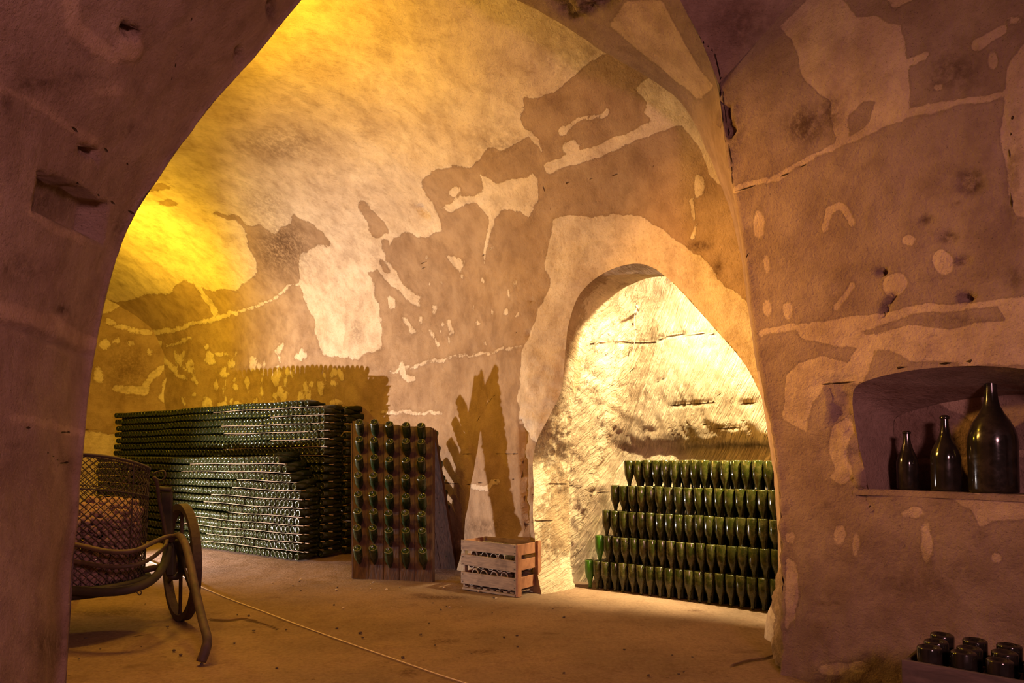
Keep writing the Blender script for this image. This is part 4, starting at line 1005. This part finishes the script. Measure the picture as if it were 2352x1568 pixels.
# ------------------------------------------------------------------ NICHE BOTTLES
def champ(profile_scale, h, r, slim=1.0, name='b'):
    prof = [(0, .05*h), (.35*r, .045*h), (.7*r, .02*h), (.86*r, .003*h), (.92*r, 0), (.985*r, .006*h), (r, .022*h), (1.0*r, .25*h), (1.01*r, .42*h), (.985*r, .47*h), (.90*r, .53*h), (.74*r, .60*h), (.54*r*slim**.5, .665*h), (.40*r*slim, .725*h), (.325*r*slim, .785*h), (.285*r*slim, .85*h), (.262*r*slim, .91*h), (.25*r*slim, .96*h), (.235*r*slim, .995*h), (.18*r*slim, 1.0*h), (.16*r*slim, .985*h), (0, .98*h)]
    V, F = lathe(prof, 40); me = pydata(name, V, F); me.materials.append(M['glass_black']); me.shade_smooth(); return me
def niche_bottle(u_, vb, vt, wpx, dep, label, slim):
    s = None
    # solve depth so that it stands `dep` behind the wall line
    for D in np.linspace(2.6, 4.2, 801):
        p = PF(u_, vb, SILL) if False else P(u_, vb, D)
        q = (p-np.array([1.558, 3.98, 0]))
        if q[0]*.778+q[1]*.628 > dep: break
    zb = SILL+.004
    h = P(u_, vt, D)[2]-P(u_, vb, D)[2]; r = wpx/2/FX*D
    me = champ(1, h, r, slim, 'large_bottle'); o = link('champagne_bottle', me, None, loc=(p[0], p[1], zb), label=label, cat='bottle')
    ring = [(.27*r*slim, .945*h), (.325*r*slim, .95*h), (.34*r*slim, .965*h), (.33*r*slim, .98*h), (.27*r*slim, .985*h)]
    mesh('lip_ring', lathe(ring, 28), M['glass_black'], True, o)
    return o
niche_bottle(2085.5, 1124, 989, 45, .13, 'small black glass bottle, leftmost of the three in the wall niche', 1.2)
niche_bottle(2174, 1127, 953, 61, .13, 'medium black glass bottle standing in the middle of the wall niche', 1.0)
niche_bottle(2282.5, 1128, 857, 98, .14, 'very large black glass bottle with long neck, rightmost in the wall niche', .9)

# ------------------------------------------------------------------ DARK CRATE IN THE FOREGROUND
K0 = np.array([1.545, 2.75, 0]); KX = np.array([.733, -.68, 0]); KY = np.array([.68, .733, 0]); KZ = .445
kc = empty('wooden_crate', tuple(K0), 'dark wooden divided crate of upturned bottles at the foot of the right wall', 'crate')
Rk = np.stack([KX, KY, UPV], 1)
def kbox(x0, x1, y0, y1, z0, z1, b=.003): return box(Rk @ np.array([(x0+x1)/2, (y0+y1)/2, (z0+z1)/2]), (x1-x0, y1-y0, z1-z0), Rk, b)
KL = .60; KD = .345
mesh('front_board', kbox(0, KL, 0, .016, KZ-.135, KZ), M['dark_crate'], parent=kc)
mesh('front_board', kbox(0, KL, .002, .018, KZ-.28, KZ-.142), M['dark_crate'], parent=kc)
mesh('front_board', kbox(0, KL, .0, .016, .0, KZ-.287), M['dark_crate'], parent=kc)
mesh('back_board', kbox(0, KL, KD, KD+.016, 0, KZ-.012), M['dark_crate'], parent=kc)
mesh('end_board', kbox(-.0, .016, .017, KD, 0, KZ-.01), M['dark_crate'], parent=kc)
mesh('end_board', kbox(KL-.016, KL, .017, KD, 0, KZ-.01), M['dark_crate'], parent=kc)
for k in range(2): mesh('divider', kbox(.016, KL-.016, .112+k*.113-.008, .112+k*.113+.010, KZ-.12, KZ-.03), M['dark_crate_top'], parent=kc)
for k in range(4): mesh('divider', kbox(.145+k*.114-.012, .145+k*.114+.006, .017, KD, KZ-.12, KZ-.032), M['dark_crate_top'], parent=kc)
mesh('bottom_board', kbox(.016, KL-.016, .017, KD, .01, .025), M['dark_crate'], parent=kc)
me_fk = bottle_mesh('wine_bottle_black', M['glass_black'], 36)
rr_ = ['front row', 'middle row', 'back row']; cc_ = ['first from the left', 'second from the left', 'third from the left', 'fourth from the left', 'fifth from the left']
for r in range(3):
    for c in range(5):
        base = K0 + KX*(.086+c*.1145+.002*r) + KY*(.066+r*.108) + UPV*(KZ+.050+random.uniform(-.004, .006)+(.006 if r == 2 else 0))
        place_lying(base, -UPV+KX*random.uniform(-.03, .03)+KY*random.uniform(-.03, .03), me_fk, 'black glass bottle upside down in the dark crate, %s, %s' % (rr_[r], cc_[c]), None)

# ------------------------------------------------------------------ BARROW WITH WIRE BASKET OF CORKS
WC = np.array([-2.54, 5.28, .443]); WW = np.array([-.643, .766, 0]); WA = np.array([.766, .643, 0]); WR = .443
cart = empty('basket_barrow', (WC[0]-.5, WC[1]-.3, 0), 'old dark barrow with a wooden shaft carrying a tall wire basket of corks', 'cart')
wl = empty('wheel', (0, 0, 0)); wl.parent = cart
off = np.array(cart.location)
def cm(name, vf, mat, par=cart, smooth=True, **kw): return mesh(name, ([np.array(v_)-off for v_ in vf[0]], vf[1]), mat, smooth, par, **kw)
def ring_rect(c, ax1, ax2, nrm, r0, r1, w_, seg=48):
    V = []; F = []
    for k in range(seg):
        th = 2*math.pi*k/seg; d_ = ax1*math.cos(th)+ax2*math.sin(th)
        for r_, n_ in ((r0, -w_/2), (r1, -w_/2), (r1, w_/2), (r0, w_/2)): V.append(c+d_*r_+nrm*n_)
    for k in range(seg):
        j = (k+1) % seg
        for q in range(4): F.append((k*4+q, k*4+(q+1) % 4, j*4+(q+1) % 4, j*4+q))
    return V, F
cm('rim', ring_rect(WC, WW, UPV, WA, WR-.045, WR, .06), M['rust'], wl, False)
hubp = [WC-WA*.09, WC-WA*.05, WC+WA*.05, WC+WA*.09]; cm('hub', tube(hubp, [.035, .055, .055, .035], 14), M['rust'], wl)
for k in range(6):
    th = math.pi/2+k*math.pi/3; d_ = WW*math.cos(th)+UPV*math.sin(th); t2 = -WW*math.sin(th)+UPV*math.cos(th)
    R = np.stack([WA, t2, d_], 1); cm('spoke', box(WC+d_*.22, (.020, .034, .38), R, .003), M['rust'], wl, False)
# basket
BC = np.array([-3.12, 4.95, 0]); BRd = .42
rgt = np.array([.85, .53, 0])
def rimz(th):
    d_ = math.cos(th)*.80+math.sin(th)*.60
    return 1.262-.075*max(0, d_)**2-.035*d_
def bpt(th, z, r=BRd):
    zt = rimz(th); k = (z-.33)/(1.25-.33); return np.array([BC[0]+math.cos(th)*(r+.02*k), BC[1]+math.sin(th)*(r+.02*k), .33+(zt-.33)*k])
basket = empty('wire_basket', (0, 0, 0)); basket.parent = cart
cm('top_hoop', tube([bpt(t, 1.25) for t in np.linspace(0, 2*math.pi, 64, endpoint=False)], .011, 8, True), M['wire'], basket)
cm('middle_hoop', tube([bpt(t, 1.02) for t in np.linspace(0, 2*math.pi, 64, endpoint=False)], .006, 6, True), M['wire'], basket)
cm('bottom_hoop', tube([bpt(t, .34) for t in np.linspace(0, 2*math.pi, 64, endpoint=False)], .010, 8, True), M['wire'], basket)
parts = []
NWi = 56
for k in range(NWi):
    for sg_ in (1, -1):
        pts = []
        for j in range(41):
            z = .34+(1.25-.34)*j/40; th = 2*math.pi*k/NWi + sg_*(z-.34)*2.3
            pts.append(bpt(th, z, BRd+.0035*sg_*math.sin(j*1.7)))
        parts.append(tube(pts, .0030, 4))
cm('wire_mesh', join(parts), M['wire'], basket, kind='stuff')
for th in (-.2, 1.3, 2.6, 4.0, 5.2): cm('upright_wire', tube([bpt(th, z) for z in np.linspace(.34, 1.25, 10)], .005, 6), M['wire'], basket)
# tray and bent-wood frame
tr = []
for i, (r_, z_) in enumerate(((.30, .285), (.40, .29), (.455, .315), (.47, .36), (.455, .375))):
    tr.append([BC+np.array([math.cos(t)*r_, math.sin(t)*r_, z_]) for t in np.linspace(0, 2*math.pi, 40, endpoint=False)])
V = [p for ring in tr for p in ring]; F = []
for i in range(4):
    for k in range(40): F.append((i*40+k, i*40+(k+1) % 40, i*40+40+(k+1) % 40, i*40+40+k))
V.append(BC+np.array([0, 0, .285])); V.append(BC+np.array([0, 0, .345]))
for k in range(40): F.append((len(V)-2, (k+1) % 40, k)); F.append((len(V)-1, 160+k, 160+(k+1) % 40))
cm('tray', (V, F), M['cart_wood'])
def PP(l): return [P(*q) for q in l]
cm('sill', tube(spline(PP([(0, 1335, 4.75), (90, 1350, 4.60), (165, 1355, 4.50), (250, 1359, 4.45), (310, 1350, 4.5), (350, 1330, 4.65), (375, 1300, 4.85), (388, 1255, 5.05)])), .030, 8), M['cart_wood'])
cm('bent_rail', tube(spline(PP([(0, 1236, 4.75), (90, 1242, 4.60), (175, 1251, 4.50), (250, 1266, 4.45), (310, 1264, 4.5), (350, 1246, 4.7), (385, 1232, 4.95), (402, 1231, 5.02)])), .016, 8), M['shaft_wood'])
cm('bent_rail', tube(spline(PP([(0, 1275, 4.75), (90, 1281, 4.60), (175, 1290, 4.50), (250, 1301, 4.45), (310, 1297, 4.5), (350, 1280, 4.7), (378, 1255, 4.95), (384, 1240, 5.02)])), .014, 8), M['shaft_wood'])
cm('shaft', tube(spline(PP([(392, 1240, 5.05), (402, 1231, 5.0), (414, 1232, 4.92), (426, 1252, 4.8), (437, 1295, 4.66), (447, 1345, 4.52), (458, 1395, 4.40), (468, 1435, 4.28), (476, 1466, 4.2), (472, 1492, 4.17), (462, 1519, 4.15)]), 5), [.022]*8+[.026]*35+[.030]*8, 10), M['shaft_wood'])
cm('upright_post', box((P(381, 1130, 5.2)+P(388, 1232, 5.2))/2, (.075, .03, .36), np.stack([[1, 0, 0], [0, 1, 0], [-.03, 0, 1]], 1).astype(float), .004), M['cart_wood'], smooth=False)
cm('crossbar', tube([P(362, 1122, 5.15), P(392, 1124, 5.15)], .020, 8), M['cart_wood'])
cm('strap', tube(spline(PP([(352, 1096, 5.02), (360, 1105, 5.02), (366, 1150, 5.05), (376, 1200, 5.08), (384, 1236, 5.08)])), .014, 6), M['rust'])
cm('bracket', tube(spline(PP([(388, 1232, 5.1), (384, 1270, 5.12), (386, 1300, 5.15), (392, 1320, 5.2), (410, 1322, 5.22), (418, 1300, 5.2), (412, 1262, 5.15), (404, 1238, 5.08)])), .026, 6), M['cart_wood'])
cm('bracket_plate', box((P(392, 1240, 5.12)+P(396, 1318, 5.12))/2, (.05, .05, .26), None, .005), M['cart_wood'], smooth=False)
cm('hook', tube(spline(PP([(352, 1088, 5.0), (362, 1083, 5.0), (377, 1081, 5.0), (380, 1092, 5.0), (372, 1102, 5.0), (360, 1100, 5.0)])), .006, 6), M['wire'])
cm('wire_loop', tube(spline(PP([(312, 1356, 4.48), (320, 1366, 4.48), (325, 1360, 4.48), (320, 1355, 4.48)])), .004, 6), M['wire'])
fp = PF(181, 1371); cm('foot', tube([fp, fp+np.array([0, -.02, .10]), fp+np.array([.02, -.1, .31])], [.022, .022, .03], 8), M['cart_wood'])
cm('axle', tube([WC+WA*.07, WC-WA*.62-UPV*.08], .024, 8), M['rust'])
# corks in the basket
cv_, cf_ = lathe([(0, -.024), (.0125, -.024), (.0145, -.021), (.0135, -.002), (.0155, .006), (.0165, .019), (.014, .024), (0, .025)], 9)
me_ck = pydata('cork', cv_, cf_); me_ck.materials.append(M['cork']); me_ck.shade_smooth()
nck = 0
rc = random.Random(11)
z = .395
cks = []
while z < .90:
    th = -2.35; sh = rc.random()*.05
    while th < .55:
        zt = .845 + .03*math.sin(th*3+1)
        if z < zt:
            t_2 = th+sh+rc.uniform(-.012, .012)
            cks.append((np.array([BC[0]+math.cos(t_2)*(BRd-.048), BC[1]+math.sin(t_2)*(BRd-.048), z+rc.uniform(-.006, .006)])))
        th += .052/BRd*1.15
    z += .046
for k in range(110):
    a_ = rc.uniform(-2.6, .8); r_ = (rc.random()**.5)*(BRd-.07)
    cks.append(np.array([BC[0]+math.cos(a_)*r_, BC[1]+math.sin(a_)*r_, .855+.03*math.sin(a_*3+1)+rc.uniform(-.01, .035)*1.0+.03*(1-r_/BRd)]))
us = [proj(c)[0] for c in cks]
vis = [c for c, u_ in zip(cks, us) if u_ > 160][:300]
for c in vis:
    o = bpy.data.objects.new('cork', me_ck); COL.objects.link(o); o.location = c
    o.rotation_mode = 'QUATERNION'; o.rotation_quaternion = Quaternion((rc.gauss(0, 1), rc.gauss(0, 1), rc.gauss(0, 1), rc.gauss(0, 1))).normalized()
    s_ = rc.uniform(1.25, 1.5); o.scale = (s_, s_, s_)
    tag(o, 'old brown champagne cork heaped in the wire basket on the barrow', 'cork', 'corks in the wire basket')
hid = [c for c, u_ in zip(cks, us) if u_ <= 160]
parts = []
cvn = np.array(cv_)
def addck(c):
    R = np.array(Quaternion((rc.gauss(0, 1), rc.gauss(0, 1), rc.gauss(0, 1), rc.gauss(0, 1))).normalized().to_matrix()); parts.append((list((cvn*1.35) @ R.T + c), cf_))
for c in hid: addck(c)
for k in range(900):
    a_ = rc.uniform(0, 2*math.pi); r_ = BRd-.06-rc.random()*.06; addck(np.array([BC[0]+math.cos(a_)*r_, BC[1]+math.sin(a_)*r_, rc.uniform(.38, .84)]))
for k in range(350):
    a_ = rc.uniform(0, 2*math.pi); r_ = (rc.random()**.5)*.35; addck(np.array([BC[0]+math.cos(a_)*r_, BC[1]+math.sin(a_)*r_, rc.uniform(.80, .86)]))
mesh('cork_heap', join(parts), M['cork'], True, label='heap of old champagne corks filling the inside of the wire basket', cat='corks', kind='stuff')

# ------------------------------------------------------------------ SMALL THINGS
# pale cord lying across the floor
cp = [PF(u_, v_, .004) for u_, v_ in [(330, 1284), (400, 1312), (450, 1341), (520, 1372), (600, 1402), (700, 1440), (800, 1476), (900, 1511), (1000, 1546), (1080, 1572), (1180, 1606)]]
mesh('cord', tube(spline(cp, 5), .0042, 6), M['cord'], True, label='thin pale cord stretched across the floor from the barrow', cat='cord')
# peg with a hanging string in the alcove's back wall
pg = P(1462, 710, 6.62); peg = mesh('wall_peg', tube([pg+np.array([.03, .06, 0]), pg+np.array([-.02, -.10, .01])], .012, 8), M['peg'], True, label='small pale peg in the bright alcove wall with a string hanging from it', cat='peg')
mesh('string', tube(spline([pg+np.array([-.015, -.09, .0]), pg+np.array([-.04, -.09, -.12]), pg+np.array([-.03, -.07, -.30]), pg+np.array([-.07, -.05, -.52])]), .003, 5), M['cord'], True, peg)
# clods and crumbs on the floor
rb = random.Random(3)
for k in range(70):
    if k < 40: p = PF(rb.uniform(160, 1750), rb.uniform(1380, 1560))
    else: p = PF(rb.uniform(620, 1240), rb.uniform(1330, 1400))
    if p[0] > 1.5: continue
    bm = bmesh.new(); bmesh.ops.create_icosphere(bm, subdivisions=1, radius=rb.uniform(.006, .014))
    for v__ in bm.verts: v__.co *= rb.uniform(.7, 1.3); v__.co.z *= .6
    me = bpy.data.meshes.new('clod'); bm.to_mesh(me); bm.free(); me.materials.append(M['dirt'] if k < 52 else M['rubble'])
    link('clod', me, None, None, label='tiny dark crumb of earth lying on the cellar floor' if k < 52 else 'tiny pale chip of chalk lying on the floor near the rack and crate', cat='crumb' if k < 52 else 'chip', group='dark crumbs on the floor' if k < 52 else 'pale chips on the floor', loc=(p[0], p[1], .004))
# chunk at the foot of the right jamb
bm = bmesh.new(); bmesh.ops.create_icosphere(bm, subdivisions=4, radius=1)
for v__ in bm.verts:
    c = np.array(v__.co); d_ = 1+float(fbm(c[None], 1.4, 4, 9)[0])*.35
    v__.co = Vector((c[0]*.10*d_, c[1]*.20*d_, max(-.02, c[2]*.26*d_)))
me = bpy.data.meshes.new('boulder'); bm.to_mesh(me); bm.free(); me.materials.append(M['rubble'])
link('stone_chunk', me, None, None, label='broken pale stone at the foot of the right jamb of the arch', cat='stone', loc=tuple(P(1796, 1440, 4.75)*np.array([1, 1, 0])), smooth=True)
# the floor spotlight itself
lb_ = empty('floor_lamp', (-5.46, 7.75, 0), 'small black floor spotlight on the ground behind the left pier', 'lamp')
mesh('lamp_housing', tube([(-.10, .03, .12), (.02, -.005, .16)], .055, 16), M['lampbody'], True, lb_)
mesh('lamp_base', box((-.04, 0, .01), (.16, .12, .02), None, .004), M['lampbody'], False, lb_)
mesh('bracket', box((-.05, 0, .06), (.02, .02, .10), None, .002), M['lampbody'], False, lb_)
